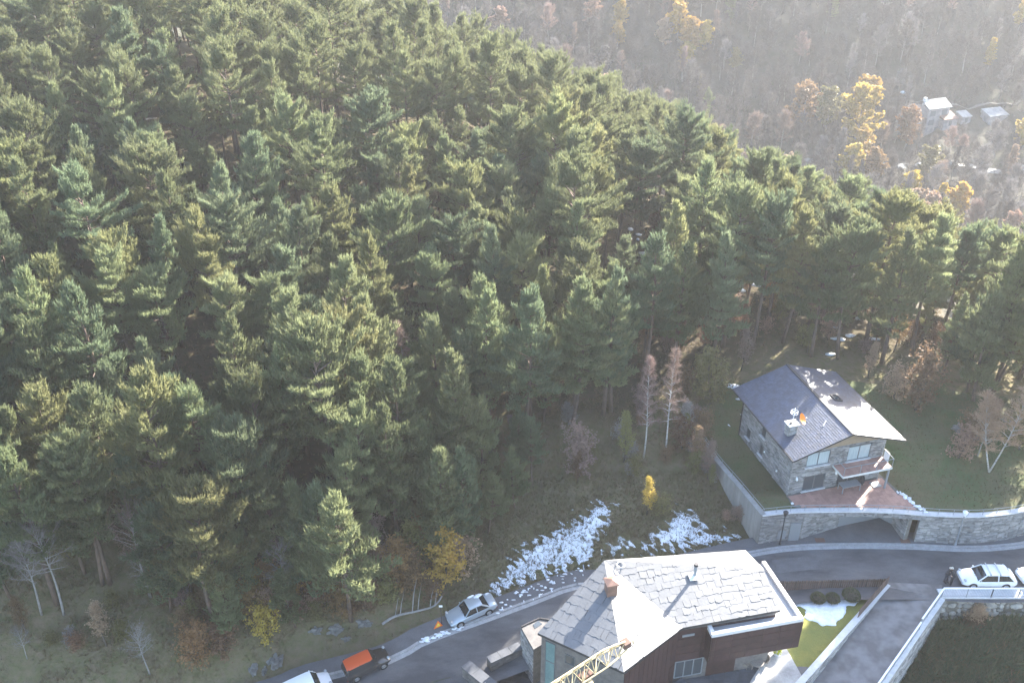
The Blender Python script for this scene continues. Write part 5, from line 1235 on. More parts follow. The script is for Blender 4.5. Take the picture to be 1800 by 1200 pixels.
SH = [('shrub','tan bare shrub at the top of the meadow, beside the pine edge',1018,838,0,1.25,'pinkleaf'),('shrub','brown leafed small tree left of the paired birches',1096,812,2,.95,'olive'),('shrub','rust leafed shrub at the left foot of the right hand birch',1200,790,1,1.1,'rustleaf'),
 ('shrub','golden young tree in the middle of the meadow above the snow',1136,908,2,.72,'gold'),('shrub','olive shrub right under the golden young tree',1160,905,3,.9,'olive'),('shrub','dense brown shrub at the back end of the concrete wall',1248,712,0,1.5,'olive'),('shrub','dark red shrub below the concrete wall',1228,775,1,1.0,'rustleaf'),
 ('shrub','bare pinkish sapling left of the stone house gable',1302,655,2,.9,'pinkleaf'),('shrub','pale tan young tree behind the right roof of the house',1525,668,2,.75,'tanleaf'),('shrub','reddish brown tall shrub behind the garden',1608,722,0,1.5,'rustleaf'),('shrub','tan leafed bush left of the reddish shrub behind the garden',1570,705,1,1.1,'tanleaf'),('shrub','small pinkish round tree in the garden before the rock',1683,808,3,1.25,'tanleaf'),
 ('shrub','yellow autumn bush beside the road, above the fallen branch',782,1035,0,1.35,'gold'),('shrub','orange brown bush left of the yellow bush by the road',712,1035,0,1.25,'orangeleaf'),('shrub','rust brown bush behind the fallen branch',640,1075,1,1.15,'rustleaf'),('shrub','light brown bush at the left end of the fallen branch',600,1085,1,1.0,'orangeleaf'),('shrub','olive yellow low bush between the brown bushes',678,1058,3,1.1,'olive'),
 ('shrub','orange leafed bush on the slope left of the pale rocks',455,1085,1,1.1,'orangeleaf'),('shrub','golden brown bush at the lower edge of the clearing',470,1120,3,1.2,'gold'),('shrub','yellow green bush under the left pines',448,1040,3,1.1,'gold'),('shrub','rust shrub at the bottom edge left of the rocks',345,1165,1,1.2,'orangeleaf'),('shrub','brown shrub in the clearing at the bottom',395,1150,3,1.2,'rustleaf'),('shrub','pale pink leafed shrub at the corner of the snow by the road',815,1005,3,1.4,'tanleaf'),('shrub','brown bare shrub hanging at the pine edge',655,985,0,1.3,'pinkleaf'),('shrub','brown shrub by the road above the silver car',738,1000,0,1.2,'olive'),('shrub','low rust shrub on the verge above the orange sign',760,1058,3,1.0,'rustleaf'),
 ('shrub','yellowish brush at the left edge of the clearing',120,980,3,1.2,'olive'),('shrub','dry reddish shrub on the verge, middle',560,1070,1,1.0,'rustleaf'),('shrub','dark olive shrub right of the twin birch at the right edge',1792,790,1,1.4,'olive'),('shrub','brown bush among the rocks in the garden corner',1700,775,3,1.2,'rustleaf')]
ub = random.Random(33)
for i in range(26):       # autumn bushes in a band above the roadside bank
    px = ub.uniform(455, 800); py = 1112-(px-455)*.235-ub.uniform(-8, 75); lf = ub.choice(['orangeleaf','rustleaf','orangeleaf','olive','gold','tanleaf']); k = ub.choice([0,1,1,3])
    SH.append(('shrub', {'rustleaf':'brown','olive':'olive','tanleaf':'pale tan','orangeleaf':'orange brown','gold':'golden'}[lf]+' bush on the bank '+('left of' if px < 640 else 'behind')+' the fallen tree, '+('lower' if py > 1040 else 'upper')+' side', px, py, k, ub.uniform(.6, 1.0), lf))
ub = random.Random(21)
for i in range(58):       # low brush of the clearing and round the meadow
    u = ub.random()
    if u < .42: px, py = ub.uniform(10, 520), ub.uniform(965, 1150)
    elif u < .8: px, py = ub.uniform(840, 1240), ub.uniform(730, 850)
    else: t_ = ub.random(); px, py = 1222+78*t_+ub.uniform(-35,0), 770+150*t_
    lf = ub.choice(['olive','olive','tanleaf','rustleaf','pinkleaf','twig_pale']); k = ub.choice([0,1,3,3,2])
    SH.append(('shrub', {'rustleaf':'brown','olive':'olive','tanleaf':'pale tan','pinkleaf':'pinkish twiggy','twig_pale':'grey twiggy'}[lf]+(' slender' if k == 2 else ' low')+' shrub '+('in the left clearing, ' if px < 600 else 'on the meadow, ')+('upper' if py < (1050 if px < 600 else 790) else 'lower')+' part', px, py, k, ub.uniform(.4, .85), lf))
for i in range(46):
    px = ub.uniform(1000, 1800); py = np.interp(px, [q[0] for q in FOREST], [q[1] for q in FOREST])-ub.uniform(-12, 130); lf = ub.choice(['rustleaf','olive','rustleaf','tanleaf','pinkleaf','orangeleaf']); k = ub.randrange(4)
    SH.append(('shrub', {'rustleaf':'rust brown','olive':'olive','tanleaf':'pale tan','pinkleaf':'pinkish twiggy','orangeleaf':'orange brown'}[lf]+(' tall' if k == 2 else ' low')+' shrub under pines, '+zone(px, py), px, py, k, ub.uniform(.6, 1.05), lf))
for nm, lab, px, py, k, s, lf in SH: place(nm, lab, 'shrub', None, BUSH[k], px, py, s, M['bark'], M[lf])
# the bare and dead trees of the clearing at lower left
for lab, px, py, k, s, lf in (('grey leaning bare tree at the far left of the clearing',75,1078,0,.95,'twig_pale'),('pale bare tree with crooked stem in the left clearing',115,1088,1,1.0,'twig_pale'),('slim bare tree with a pinkish top in the clearing',266,1052,1,.95,'pinkleaf'),('arching bare sapling right of the slim tree in the clearing',262,1050,0,.55,'twig_pale'),('small bare shrubby tree at the bottom of the clearing',262,1185,0,.62,'twig_pale'),('thin bare sapling at the bottom left corner',50,1160,0,.4,'twig_pale'),('bare arching branch tree beside the yellow green bush',510,1075,0,.85,'twig_pale')):
    place('bare_tree', lab, 'bare tree', None, SNAG[k], px, py, s, M['palebark'], M[lf])
for lab, px, py, k, s in (('pine with a tall bare trunk at the left end of the clearing',195,1030,9,.78),('pine with long bare reddish trunk above the clearing, lower right',440,1005,5,.92),('slim pine with thin bare trunk near the left edge',40,1000,9,.76),('soft green pine drooping over the lower clearing',385,1085,2,.72),('young pine with bright tip by the rust bushes',545,1052,3,.66),('small pine above the pale rocks on the slope',520,1105,7,.55),('young pine at the back of the plot left of the meadow',800,900,3,.72),('young bluish pine at the left of the meadow',850,880,7,.95),('small pine at the left border of the meadow',770,905,2,.75),('low young pine at the upper meadow edge',905,830,7,.62),('full green pine right of the tall edge pine above the meadow',1005,752,1,.92),('pine with low branches left of the tall edge pine',865,775,3,1.0),('slender pine at the meadow edge left of the birches',1060,735,6,.95),('low branched pine behind the upper left corner of the meadow',812,790,2,.95),('small pine between the edge pines above the meadow',955,745,7,.9),('soft green pine in the middle of the lower clearing',330,1065,2,.8),('pine above the soft green one in the clearing',270,1000,0,.8),('small soft pine right of the slim bare tree',300,1075,7,.7),('low bushy pine in the lower clearing left of the golden bush',425,1075,2,.62),('small pine among the brown bushes',575,1040,7,.7),('young pine at the left clearing behind the crooked bare tree',150,1010,2,.7),('small pine at the far left of the clearing',20,1055,7,.75),('small bushy pine left of the meadow snow',858,940,2,.5),('slim young pine above the left end of the snow',905,895,7,.6),('little pine between the yellow bush and the snow',828,975,7,.5),('bushy young pine high on the left of the meadow',935,855,2,.52),('dark young pine behind the yellow bush',770,985,7,.72),('dark pine behind the rust bushes by the road',620,1015,1,.8),('pine over the yellow bush by the road',700,965,3,.95),('pale green pine left of the rust bushes',500,1030,5,.75),('drooping pine at the bottom of the clearing beside the rocks',400,1130,7,.62)):
    p = G(px, py); add_pine(p, k, s, px, py, lab)
# autumn coloured and bare trees inside the wood
for lab, px, py, k, s, lf in (('orange leafed tree glowing between the pines on the ridge',1180,275,1,.8,'orangeleaf'),('bare tree with pale twigs on the ridge, right of the orange one',1215,300,None,.9,'twig_pale'),('pinkish bare tree on the ridge among the pines',1150,310,None,.8,'pinkleaf'),('bare grey tree in the upper left of the wood',292,30,None,.9,'pinkleaf'),('yellow topped tree high in the wood',618,48,2,.75,'yellow'),('rust leafed tree in the shade right of the bluish pine',1150,410,1,.6,'rustleaf')):
    src = LEAFY[k] if k is not None else BARE[1]; p = G(px, py+40); stand('autumn_tree', lab, 'tree', None, src[:2], ('trunk','crown'), p, U(0,6), s, (M['palebark'], M[lf]))
# ------------------------------------------------------------------ the far valley side
fh = G(1632,222)
FAR = [(1193,5,2,1.0,'yellow'),(1190,45,3,.9,'yellow'),(1212,72,1,1.1,'gold'),(1235,70,1,1.0,'gold'),(1205,95,1,.8,'gold'),(1040,28,3,.8,'tanleaf'),(1090,22,1,.8,'gold'),(1165,60,1,.9,'tanleaf'),(1085,60,1,.8,'gold'),(880,45,3,.8,'tanleaf'),(1408,205,0,1.05,'orangeleaf'),(1450,205,3,1.0,'olive'),(1500,235,0,1.35,'gold'),(1515,190,0,1.0,'gold'),(1588,240,3,1.0,'orangeleaf'),(1490,300,1,1.1,'gold'),(1505,280,3,1.0,'gold'),(1530,300,1,1.0,'orangeleaf'),(1595,330,1,.8,'yellow'),(1625,305,3,.9,'olive'),(1220,245,1,1.0,'tanleaf'),(1060,160,1,.9,'tanleaf'),(1735,95,2,.7,'gold'),(1795,240,1,1.0,'gold'),(1790,25,1,.8,'gold'),(1770,290,2,.7,'tanleaf'),(1060,110,1,.9,'twig'),(1290,100,1,.7,'olive'),(1230,160,2,.7,'olive')]
NAMEC = {'yellow':'bright yellow','gold':'golden','orangeleaf':'orange','olive':'yellow green','tanleaf':'pale tan','twig':'grey','rustleaf':'rust'}
seen_lab = {}
def where(px, py): return ('upper ' if py < 110 else ('lower ' if py > 250 else ''))+('left' if px < 1150 else ('middle' if px < 1450 else 'right'))+' part of the far valley side'
for px, py, k, s, lf in FAR:
    p = G(px, py+28); lab = NAMEC[lf]+(' slender' if k == 2 else ' round')+' autumn tree, '+fzone(px, py)
    stand('autumn_tree', lab, 'tree', 'autumn trees across the valley', LEAFY[k][:2], ('trunk','crown'), p, U(0,6), s*1.15, (M['palebark'], M[lf]), 1.25); taken.append((p.x,p.y,5))
for px, py, k, s, lf, lab in ((1610,350,3,1.15,'tanleaf','broad pale tan tree rising behind the ridge pines'),(1640,355,3,1.0,'tanleaf','second pale tan tree behind the ridge, beside the yellow poplars'),(1658,335,1,.95,'yellow','left of two bright yellow poplars behind the ridge'),(1692,335,1,1.15,'yellow','right and larger of two bright yellow poplars behind the ridge'),(1222,215,1,1.1,'tanleaf','pale orange tree on the ridge edge left of the valley'),(1270,230,1,.9,'tanleaf','pale tan tree showing over the ridge pines'),(1390,285,3,1.0,'tanleaf','tan tree showing over the ridge near the river'),(1785,385,3,.9,'tanleaf','pale pinkish tree at the right edge of the ridge'),(1060,145,2,.8,'tanleaf','tan tree on the left end of the ridge')):
    p = G(px, py, LEAFY[k][2]*s*.9); stand('autumn_tree', lab, 'tree', 'autumn trees behind the ridge', LEAFY[k][:2], ('trunk','crown'), p, U(0,6), s, (M['palebark'], M[lf])); taken.append((p.x,p.y,5))
cnt = 0; tries = 0; farstuff = []; fh = G(1632,222); fs_a = G(1700,215); fs_b = G(1745,214)
clear_far = lambda x, y: any((x-q.x)**2/9**2+(y-q.y+4)**2/10**2 < 1 for q in (fh, fs_a, fs_b)) or (abs(y-np.interp(x, [-40,20,70,95,150,230],[276,268,268,276,268,255])) < 5)
bmerge = []
for tm, cm, h in BARE:      # far copies too small to show parts: trunk and twigs in one mesh
    b_ = bmesh.new(); b_.from_mesh(tm); nf = len(b_.faces); b_.from_mesh(cm); b_.faces.ensure_lookup_table()
    for f in b_.faces[nf:]: f.material_index = 1
    me_ = bpy.data.meshes.new('bare_tree'); b_.to_mesh(me_); b_.free(); me_.materials.append(M['palebark']); me_.materials.append(M['twig']); bmerge.append(me_)
fr = random.Random(9); ft = []
while tries < 9000:
    tries += 1; x, y = fr.uniform(-90, 245), fr.uniform(185, 410); 
    if nat(x, y)[0] > -6 and y < 270: continue
    if clear_far(x, y): continue
    if any((x-a)**2+(y-b_)**2 < (3.6)**2 for a, b_ in ft): continue
    if not all((x-q[0])**2+(y-q[1])**2 > 9 for q in taken[-60:]): continue
    z = g1(x, y); px, py = project((x, y, z))
    if not (-40 < px < 1840 and -70 < py < 520) or px < 740: continue
    ft.append((x, y)); k = fr.randrange(4); s = fr.uniform(.7, 1.25); u = fr.random()
    if cnt < 300 and u < .6 or py < -20 and cnt < 300 and False:
        o = bpy.data.objects.new('bare_tree', bmerge[k]); C.objects.link(o); o.location = (x, y, z-.2); o.rotation_euler = (0,0,fr.uniform(0,6)); o.scale = (s,s,s); m_ = fr.choice(['twig','twig','twig','twig_pale','twig_pale','pinkleaf'])
        o.material_slots[1].link = 'OBJECT'; o.material_slots[1].material = M[m_]
        tag(o, {'twig':'grey','twig_pale':'pale','pinkleaf':'reddish'}[m_]+' bare tree, '+fzone(px, py), 'bare tree', 'bare trees across the valley'); cnt += 1
    else: farstuff.append((Vector((x,y,z)), k, s*.8, fr.uniform(0,6), BARE))
stand_stuff('bare_wood', farstuff, (('trunk', M['bark']), ('crown', M['twig'])), 'bare leafless wood filling the hazy valley side between the counted trees', 'wood')
for i in range(10):
    x, y = fr.uniform(20, 200), fr.uniform(270, 380); 
    if clear_far(x, y): continue
    z = g1(x, y); px, py = project((x,y,z)); stand('conifer_tree', 'dark green conifer, '+fzone(px, py), 'conifer', 'conifers across the valley', PINES[7][:2], ('trunk','crown'), Vector((x,y,z)), fr.uniform(0,6), fr.uniform(.7,1), (None, M['pine']))
print('far', cnt, len(farstuff))
# undergrowth and grasses: uncountable
def tufts(name, pts_, m_, length, width, nb, spread, seed):
    rng = np.random.default_rng(seed); f = NB(); n = len(pts_); f.t.append(blades(rng, np.array(pts_), np.tile([0,0,1.], (n,1)), nb, length, width, spread)); return stuff(link(name, f.mesh(name, m_)))
def scatter(n, cond, x0, x1, y0, y1, seed, dz=0.):
    rng = np.random.default_rng(seed); x = rng.uniform(x0, x1, n); y = rng.uniform(y0, y1, n); z = ground(x, y)+dz
    w = y*math.cos(PITCH)-(z-CAMH)*math.sin(PITCH); px = 900+FPX*x/w; py = 600+FPX*(-y*math.sin(PITCH)-(z-CAMH)*math.cos(PITCH))/w
    fs_ = np.interp(px, [q[0] for q in FOREST], [q[1] for q in FOREST])-py; o, _ = offroad(x, y); nz = np.sin(x*.9+np.sin(y*.7)*1.5)*np.cos(y*.8+np.sin(x*.5))
    k = cond(x, y, px, py, fs_, o, nz); return np.c_[x, y, z][k]
hs = lambda x, y: (x > np.interp(y, _wy, _wx)-.2) & (y > np.interp(x, _ax, _ay)-.5) & (x < 56) & (y < 81)
tufts('meadow_grass', scatter(15000, lambda x,y,px,py,f,o,nz: (f < 30) & (o > 2.1) & ~hs(x,y) & (nz > -.5), -48, 24, 48, 84, 1), M['meadowgrass'], .3, .03, 3, .45, 1)
tufts('meadow_weeds', scatter(20000, lambda x,y,px,py,f,o,nz: (f < 60) & (o > 3) & ~hs(x,y) & (nz > -.2), -48, 24, 48, 86, 2), M['litter'], .55, .03, 4, .6, 2)
tufts('forest_litter', scatter(16000, lambda x,y,px,py,f,o,nz: (f > 0) & ~hs(x,y), -60, 65, 62, 130, 3), M['litter'], .32, .05, 3, .8, 3)
tufts('slope_brush', scatter(11000, lambda x,y,px,py,f,o,nz: (y < 57.2) & (x-35.9 > (y-57.85)*.95+.6), 27, 60, 44, 57.3, 4), M['brush'], .95, .06, 6, .55, 4)
sl_ = lambda x,y: (y < 57.2) & (x-35.9 > (y-57.85)*.95+.6)
tufts('slope_clumps', scatter(5200, lambda x,y,px,py,f,o,nz: sl_(x,y) & (np.sin(x*1.7+2*np.sin(y*1.1))*np.cos(y*1.9+x*.4) > .25), 27, 60, 44, 57.3, 24), M['brush'], 1.5, .07, 7, .6, 24)
tufts('slope_dry_stems', scatter(1500, lambda x,y,px,py,f,o,nz: sl_(x,y) & (np.sin(x*1.3-y*.8)*np.cos(y*1.5) > .35), 27, 60, 44, 57.3, 25), M['rustleaf'], 1.2, .05, 6, .6, 25)
tufts('slope_bright_leaves', scatter(700, lambda x,y,px,py,f,o,nz: sl_(x,y) & (np.sin(x*.9+y*1.4)*np.cos(y*.7-x) > .45), 27, 60, 44, 57.3, 26), M['olive'], .9, .09, 6, .7, 26)
tufts('slope_weeds', scatter(3000, lambda x,y,px,py,f,o,nz: (y < 57) & (x-35.9 > (y-57.85)*.95+.8) & (nz > .0), 27, 60, 44, 57.3, 5), M['litter'], .7, .05, 6, .5, 5)
tufts('far_undergrowth', scatter(15000, lambda x,y,px,py,f,o,nz: (y > 200) & (px > 740) & (py > -60) & ~((x-fh.x-8)**2/16**2+(y-fh.y+3)**2/9**2 < 1), -60, 240, 200, 390, 6), M['twig'], 1.5, .10, 4, .7, 6)
sp_ = G(1712,1062); 
hb = thing('dry_grass_clump', 'pale straw coloured dry grass clump growing against the rubble wall', 'grass clump', (38.95,57.35,-3.6))
rng = np.random.default_rng(8); pp_ = np.c_[rng.normal(0,.55,500), rng.normal(-.25,.22,500), rng.uniform(0,2.6,500)**1.0]; pp_[:,0] *= (1.2-pp_[:,2]/3.2)
f = NB(); f.t.append(blades(rng, pp_[pp_[:,2] > 1.3], np.tile([.0,-.1,1.],(int((pp_[:,2] > 1.3).sum()),1)), 6, .5, .022, .5)); link('seed_heads', f.mesh('seed_heads', M['straw']), None, hb)
f = NB(); f.t.append(blades(rng, pp_[pp_[:,2] <= 1.5], np.tile([.0,-.1,1.],(int((pp_[:,2] <= 1.5).sum()),1)), 7, .65, .026, .5)); link('stalks', f.mesh('stalks', M['rustleaf']), None, hb)
# snow on the meadow
sn_px = [(845,1046),(872,1012),(915,965),(985,925),(1028,900),(1050,880),(1082,882),(1076,920),(1052,955),(1130,955),(1165,925),(1188,900),(1222,898),(1244,930),(1300,938),(1312,950),(1270,966),(1150,972),(1060,984),(1035,1002),(935,1030),(880,1052)]
sp3 = [G(*q) for q in sn_px]
snow_mesh('meadow_snow', [(p.x,p.y) for p in sp3], lambda x, y: ground(x, y), .10, -.19, 2.6, (.5,1.25), -.5, 1.2, .03, 2, base=.035)
snow_mesh('meadow_slush', [(p.x,p.y) for p in sp3], lambda x, y: ground(x, y), .13, -.31, 2.6, (.5,1.25), -.5, 1.4, .012, 2, M['slush'], .012)
kerb_snow = MB(); rr = random.Random(4)
for (a, b_) in (((742,1128),(812,1104)),): 
    for k in range(40): t_ = rr.random()**.8; p = PR(a[0]+(b_[0]-a[0])*t_, a[1]+(b_[1]-a[1])*t_); kerb_snow.blob((p.x+rr.uniform(-.15,.2),p.y+rr.uniform(-.15,.25),p.z+.10), (rr.uniform(.06,.3),rr.uniform(.05,.14),.06), k, .4, 1)
for k in range(60): t_ = rr.random(); p = PR(870+160*t_, 1078-62*t_); o_ = rr.uniform(-.2,1.4); kerb_snow.blob((p.x-.4*o_,p.y+.9*o_,p.z+.13), (rr.uniform(.03,.22),rr.uniform(.03,.16),.05), k, .4, 1)
stuff(kerb_snow.build('kerb_snow', M['snow'], smooth=4))
fs2 = MB()
for k in range(90):
    px, py = rr.choice([(1160,400),(1180,430),(1280,460),(905,215),(930,235),(1330,690),(1500,565),(240,275)]); p = G(px+rr.uniform(-60,60), py+rr.uniform(-10,60))
    fs2.blob((p.x,p.y,p.z+.05), (rr.uniform(.2,1.0),rr.uniform(.2,.7),.1), k, .5, 1)
stuff(fs2.build('forest_snow', M['snow'], smooth=4))
tufts('lawn_blades', np.array([(x, y, lawnz(x, y)) for x, y in zip(np.random.default_rng(12).uniform(18, 55, 9000), np.random.default_rng(13).uniform(65, 83, 9000)) if inside(LP, x, y) and not (-.3 < ((Matrix.Rotation(-HA,3,'Z') @ (Vector((x,y,0))-Vector((HO.x,HO.y,0)))).x) < 9.6 and -7 < ((Matrix.Rotation(-HA,3,'Z') @ (Vector((x,y,0))-Vector((HO.x,HO.y,0)))).y) < 9.6)]), M['meadowgrass'], .16, .02, 4, .5, 14)
tufts('snow_grass', scatter(11000, lambda x,y,px,py,f,o,nz: (f < -60) & (o > 2.0) & ~hs(x,y), -6, 22, 58, 72, 15, .03), M['meadowgrass'], .26, .025, 4, .5, 15)
# rocks
for lab, px, py, s in (('pale grey rock slab on the verge below the brown bushes',590,1108,(1.1,.7,.6)),('broad pale rock beside the fallen branch root',640,1098,(1.0,.6,.5)),('light rock outcrop left on the grassy bank',557,1118,(.8,.5,.5)),('large pale rock at the bottom edge of the bank',485,1165,(1.0,1.3,.7)),('narrow pale rock left of the large one at the bottom',447,1180,(.6,1.0,.5)),('small grey rock between the two pale rocks',466,1180,(.35,.8,.4)),('small rock above the red roofed car',610,1128,(.6,.4,.4)),('dark boulder at the upper garden edge',1685,755,(1.0,.8,1.0)),('second boulder in the garden corner beside the small tree',1700,775,(.9,.7,.6)),('rock at the far right of the garden corner',1722,770,(1.1,.8,.6))):
    p = G(px, py); mb = MB(); mb.blob((0,0,-.05), (s[0]*.62,s[1]*.62,s[2]*.55), px, .8, 4, 1.8); mb.v = [tuple(Vector(v)*(1+.22*mnoise.noise(Vector(v)*4.3+Vector((px,0,0)))-.16*abs(mnoise.noise(Vector(v)*9)))) for v in mb.v]; o = mb.build('rock', M['rock'], smooth=.6); o.location = p; tag(o, lab, 'rock', 'rocks on the banks')
# fallen trunk with branches beside the road
fl = thing('fallen_tree', 'long pale fallen trunk with upright bare branches lying beside the road', 'fallen tree', G(700,1085))
fp = [G(*q)+Vector((0,0,z)) for q, z in (((672,1098),.1),((695,1088),.3),((735,1080),.35),((765,1074),.5),((778,1064),.8))]
MB().tube(smooth_line(fp,.4), [.12-.004*k for k in range(len(smooth_line(fp,.4)))], 7).build('trunk', M['palebark'], fl, world=True)
for k, (t_, h) in enumerate(((.3,1.6),(.38,2.2),(.5,3.4),(.56,2.6),(.66,2.7),(.75,2.4),(.84,2.2),(.9,1.6))):
    q = fp[0].lerp(fp[-1], t_); q = smooth_line(fp,.4)[int(t_*(len(smooth_line(fp,.4))-1))]; MB().tube([q, q+Vector((.15,.2,h*.5)), q+Vector((.3+.1*k%.3,.6,h))], [.05,.035,.012], 5).build('branch', M['palebark'], fl, world=True)
# twig tangle at the feet of the far pines: fallen logs in the wood
for px, py, L, a in ((200,272,5,2.7),(262,215,2.5,.8),(880,170,3,.2)):
    p = G(px, py); o = MB().tube([(-L/2,0,.25),(0,.1,.3),(L/2,0,.15)], [.12,.1,.05], 6).build('fallen_log', M['palebark']); o.location = p; o.rotation_euler = (0,0,a); tag(o, 'pale fallen log lying in the dark wood, '+zone(px, py), 'log', 'fallen logs in the wood')
# ------------------------------------------------------------------ cars
def loft(mb, secs):
    n = len(secs[0]); vs = [p for s in secs for p in s]; fs = []
    for i in range(len(secs)-1):
        for k in range(n-1): fs.append((i*n+k, i*n+k+1, (i+1)*n+k+1, (i+1)*n+k))
    fs.append(tuple(range(n))); fs.append(tuple((len(secs)-1)*n+k for k in range(n))[::-1])
    fs += [(i*n+n-1, i*n, (i+1)*n, (i+1)*n+n-1) for i in range(len(secs)-1)]
    return mb.add(vs, fs)
def car(label, loc, rz, L, W_, H, prof, cab, paint, roofm, rails=False, tilt=0., van=False, group='cars parked along the road'):
    """front points to +x. prof: (x fraction, deck height fraction, width fraction); cab: x fractions of windscreen foot, roof front, roof rear, rear window foot"""
    c = thing('parked_car' if not van else 'parked_van', label, 'car' if not van else 'van', loc, rz, group); c.rotation_euler = (0, tilt, rz)
    hw = W_/2; zb = .2; body = MB(); secs = []
    for xf, zf, wf in prof:
        x = L*(xf-.5); zt = H*zf; w = hw*wf
        zs = zb if .04 < xf < .96 else zb+.12
        half = [(w*.86, zs), (w*.97, zs+.16), (w, zs+(zt-zs)*.5), (w*.985, zs+(zt-zs)*.78), (w*.93, zt-.045), (w*.80, zt), (w*.4, zt+.02)]
        secs.append([(x, -y, z) for y, z in half]+[(x, y, z) for y, z in half[::-1]])
    loft(body, secs); bo = body.build('body', paint, c, smooth=.7)
    a0, a1, a2, a3 = [L*(k-.5) for k in cab]; zbelt = H*.585; w0, w1 = hw*.93, hw*.72
    rows = []
    for zf, k in ((0,0),(.5,.52),(1,1)):
        z = zbelt-.03+(H*.965-zbelt)*zf; xa, xb = a0+(a1-a0)*k, a3+(a2-a3)*k; w = w0+(w1-w0)*k
        rows.append([(xa-.05,-w*.9,z),(xa-.22*(1-k*.3),-w,z),(xb+.18,-w,z),(xb+.03,-w*.88,z),(xb+.03,w*.88,z),(xb+.18,w,z),(xa-.22*(1-k*.3),w,z),(xa-.05,w*.9,z)])
    g = MB(); vs = [p for r_ in rows for p in r_]; fs = [(i*8+k, i*8+(k+1) % 8, (i+1)*8+(k+1) % 8, (i+1)*8+k) for i in range(2) for k in range(8)]+[tuple(range(16,24))]
    g.add(vs, fs); g.build('window_glass', M['carglass'], c)
    rf = MB(); secs = []
    for t in (0,.08,.3,.6,.9,1):
        x = a1-.02+(a2-a1+.0)*t; cr = .045*math.sin(math.pi*min(1,max(0,t*.9+.05))); zt = H*.955+cr; e = .93 if t in (0,1) else 1
        ys = [w1*1.04*e, w1*1.0*e, w1*.8*e, w1*.35]; zs_ = [zt-.07, zt-.015, zt+.012, zt+.03]
        secs.append([(x,-y,z) for y, z in zip(ys, zs_)]+[(x,y,z) for y, z in zip(ys[::-1], zs_[::-1])])
    loft(rf, secs); rf.build('roof', roofm, c, smooth=.7)
    for s in (-1,1):
        xm = (a1+a2)/2-.05
        MB().bar((a0-.1,s*w0*.965,zbelt-.02),(a1-.08,s*w1*1.0,H*.955),.07,.06).build('pillar', paint, c); MB().bar((a3+.1,s*w0*.955,zbelt-.02),(a2+.1,s*w1*.98,H*.955),.14,.07).build('pillar', paint, c)
        MB().bar((xm,s*w0*1.0,zbelt-.02),(xm+.02,s*w1*1.02,H*.95),.08,.04).build('pillar', paint, c)
        if van: MB().bar((a2+.5,s*w0*1.0,zbelt-.02),(a2+.5,s*w1*1.02,H*.95),.5,.05).build('side_panel', paint, c)
    r_ = .315 if H < 1.6 else .33; wb = (.185, .795)
    for xf in wb:
        for s in (-1,1):
            x = L*(.5-xf); arch = MB(); arch.tube([(x,s*(hw*.70),r_),(x,s*(hw*1.008),r_)], r_*1.16, 16); arch.build('wheel_arch', M['plastic'], c)
            q = Matrix.Rotation(math.pi/2,3,'X'); ty = MB(); ty.tube([(x,s*(hw-.19),r_),(x,s*(hw-.175),r_),(x,s*(hw+.012),r_),(x,s*(hw+.02),r_)], [r_*.9,r_,r_,r_*.92], 18); wh = ty.build('wheel', M['tyre'], c)
            ri = MB(); ri.tube([(x,s*(hw+.021),r_),(x,s*(hw+.026),r_)], r_*.66, 14); ri.build('rim', M['rim'], wh)
            sp2 = MB()
            for k in range(5): a = k*2*math.pi/5; sp2.bar((x+math.cos(a+.5)*r_*.2,s*(hw+.028),r_+math.sin(a+.5)*r_*.2),(x+math.cos(a+.5)*r_*.6,s*(hw+.028),r_+math.sin(a+.5)*r_*.6),.05,.006)
            sp2.build('rim_gap', M['plastic'], wh)
    zf_ = H*prof[1][1]
    for s in (-1,1):
        m_ = MB(); m_.blob((L*.465,s*hw*.70,zf_-.10),(.12,.17,.065),3,.05,2); m_.build('headlight', M['lamp'], c, smooth=4)
        m_ = MB(); m_.blob((-L*.478,s*hw*.74,H*prof[-2][1]-.16),(.09,.16,.13),3,.05,2); m_.build('tail_light', M['redlamp'], c, smooth=4)
        m_ = MB(); m_.blob((a0-.3,s*(hw+.06),zbelt+.06),(.06,.09,.06),5,.1,2); m_.build('door_mirror', paint, c, smooth=4)
        m_ = MB(); xm = (a1+a2)/2+.1
        for xx in (xm+.55, xm-.45): m_.box((xx,s*(hw*.985),zbelt-.12),(.18,.03,.03))
        m_.build('door_handle', paint, c)
    m_ = MB(); m_.box((L*.488,0,zb+.27),(.05,W_*.55,.16)); m_.build('grille', M['plastic'], c)
    m_ = MB(); m_.box((L*.5,0,zb+.18),(.03,.5,.11)); m_.build('number_plate', M['white'], c); m_ = MB(); m_.box((-L*.498,0,zb+.42),(.03,.5,.11)); m_.build('number_plate', M['white'], c)
    m_ = MB()
    for s in (-1,1): m_.bar((a0-.04,s*.08+.05,zbelt+.03),(a0-.2,s*.35+.05,zbelt+.12),.03,.02)
    m_.build('wiper', M['plastic'], c)
    if rails:
        for xx in (a1-.35, a1-1.15):
            m_ = MB(); m_.bar((xx,-w1*1.12,H+.06),(xx,w1*1.12,H+.06),.08,.05); b_ = m_.build('roof_bar', M['coping'], c)
            for s in (-1,1): MB().box((xx,s*w1*1.0,H+.0),(.1,.06,.1)).build('bar_foot', M['plastic'], b_)
    return c
SEDAN = [(0,.40,.80),(.03,.44,.92),(.10,.50,.97),(.30,.60,1),(.5,.62,1),(.72,.625,1),(.88,.64,.98),(.97,.61,.93),(1,.52,.84)]
HATCH = [(0,.38,.80),(.035,.43,.92),(.12,.51,.98),(.27,.585,1),(.5,.6,1),(.8,.625,1),(.95,.63,.97),(.985,.60,.93),(1,.50,.86)]
flip = lambda pr: [(1-x, z, w) for x, z, w in pr][::-1]
def cabf(c): return [1-k for k in c]
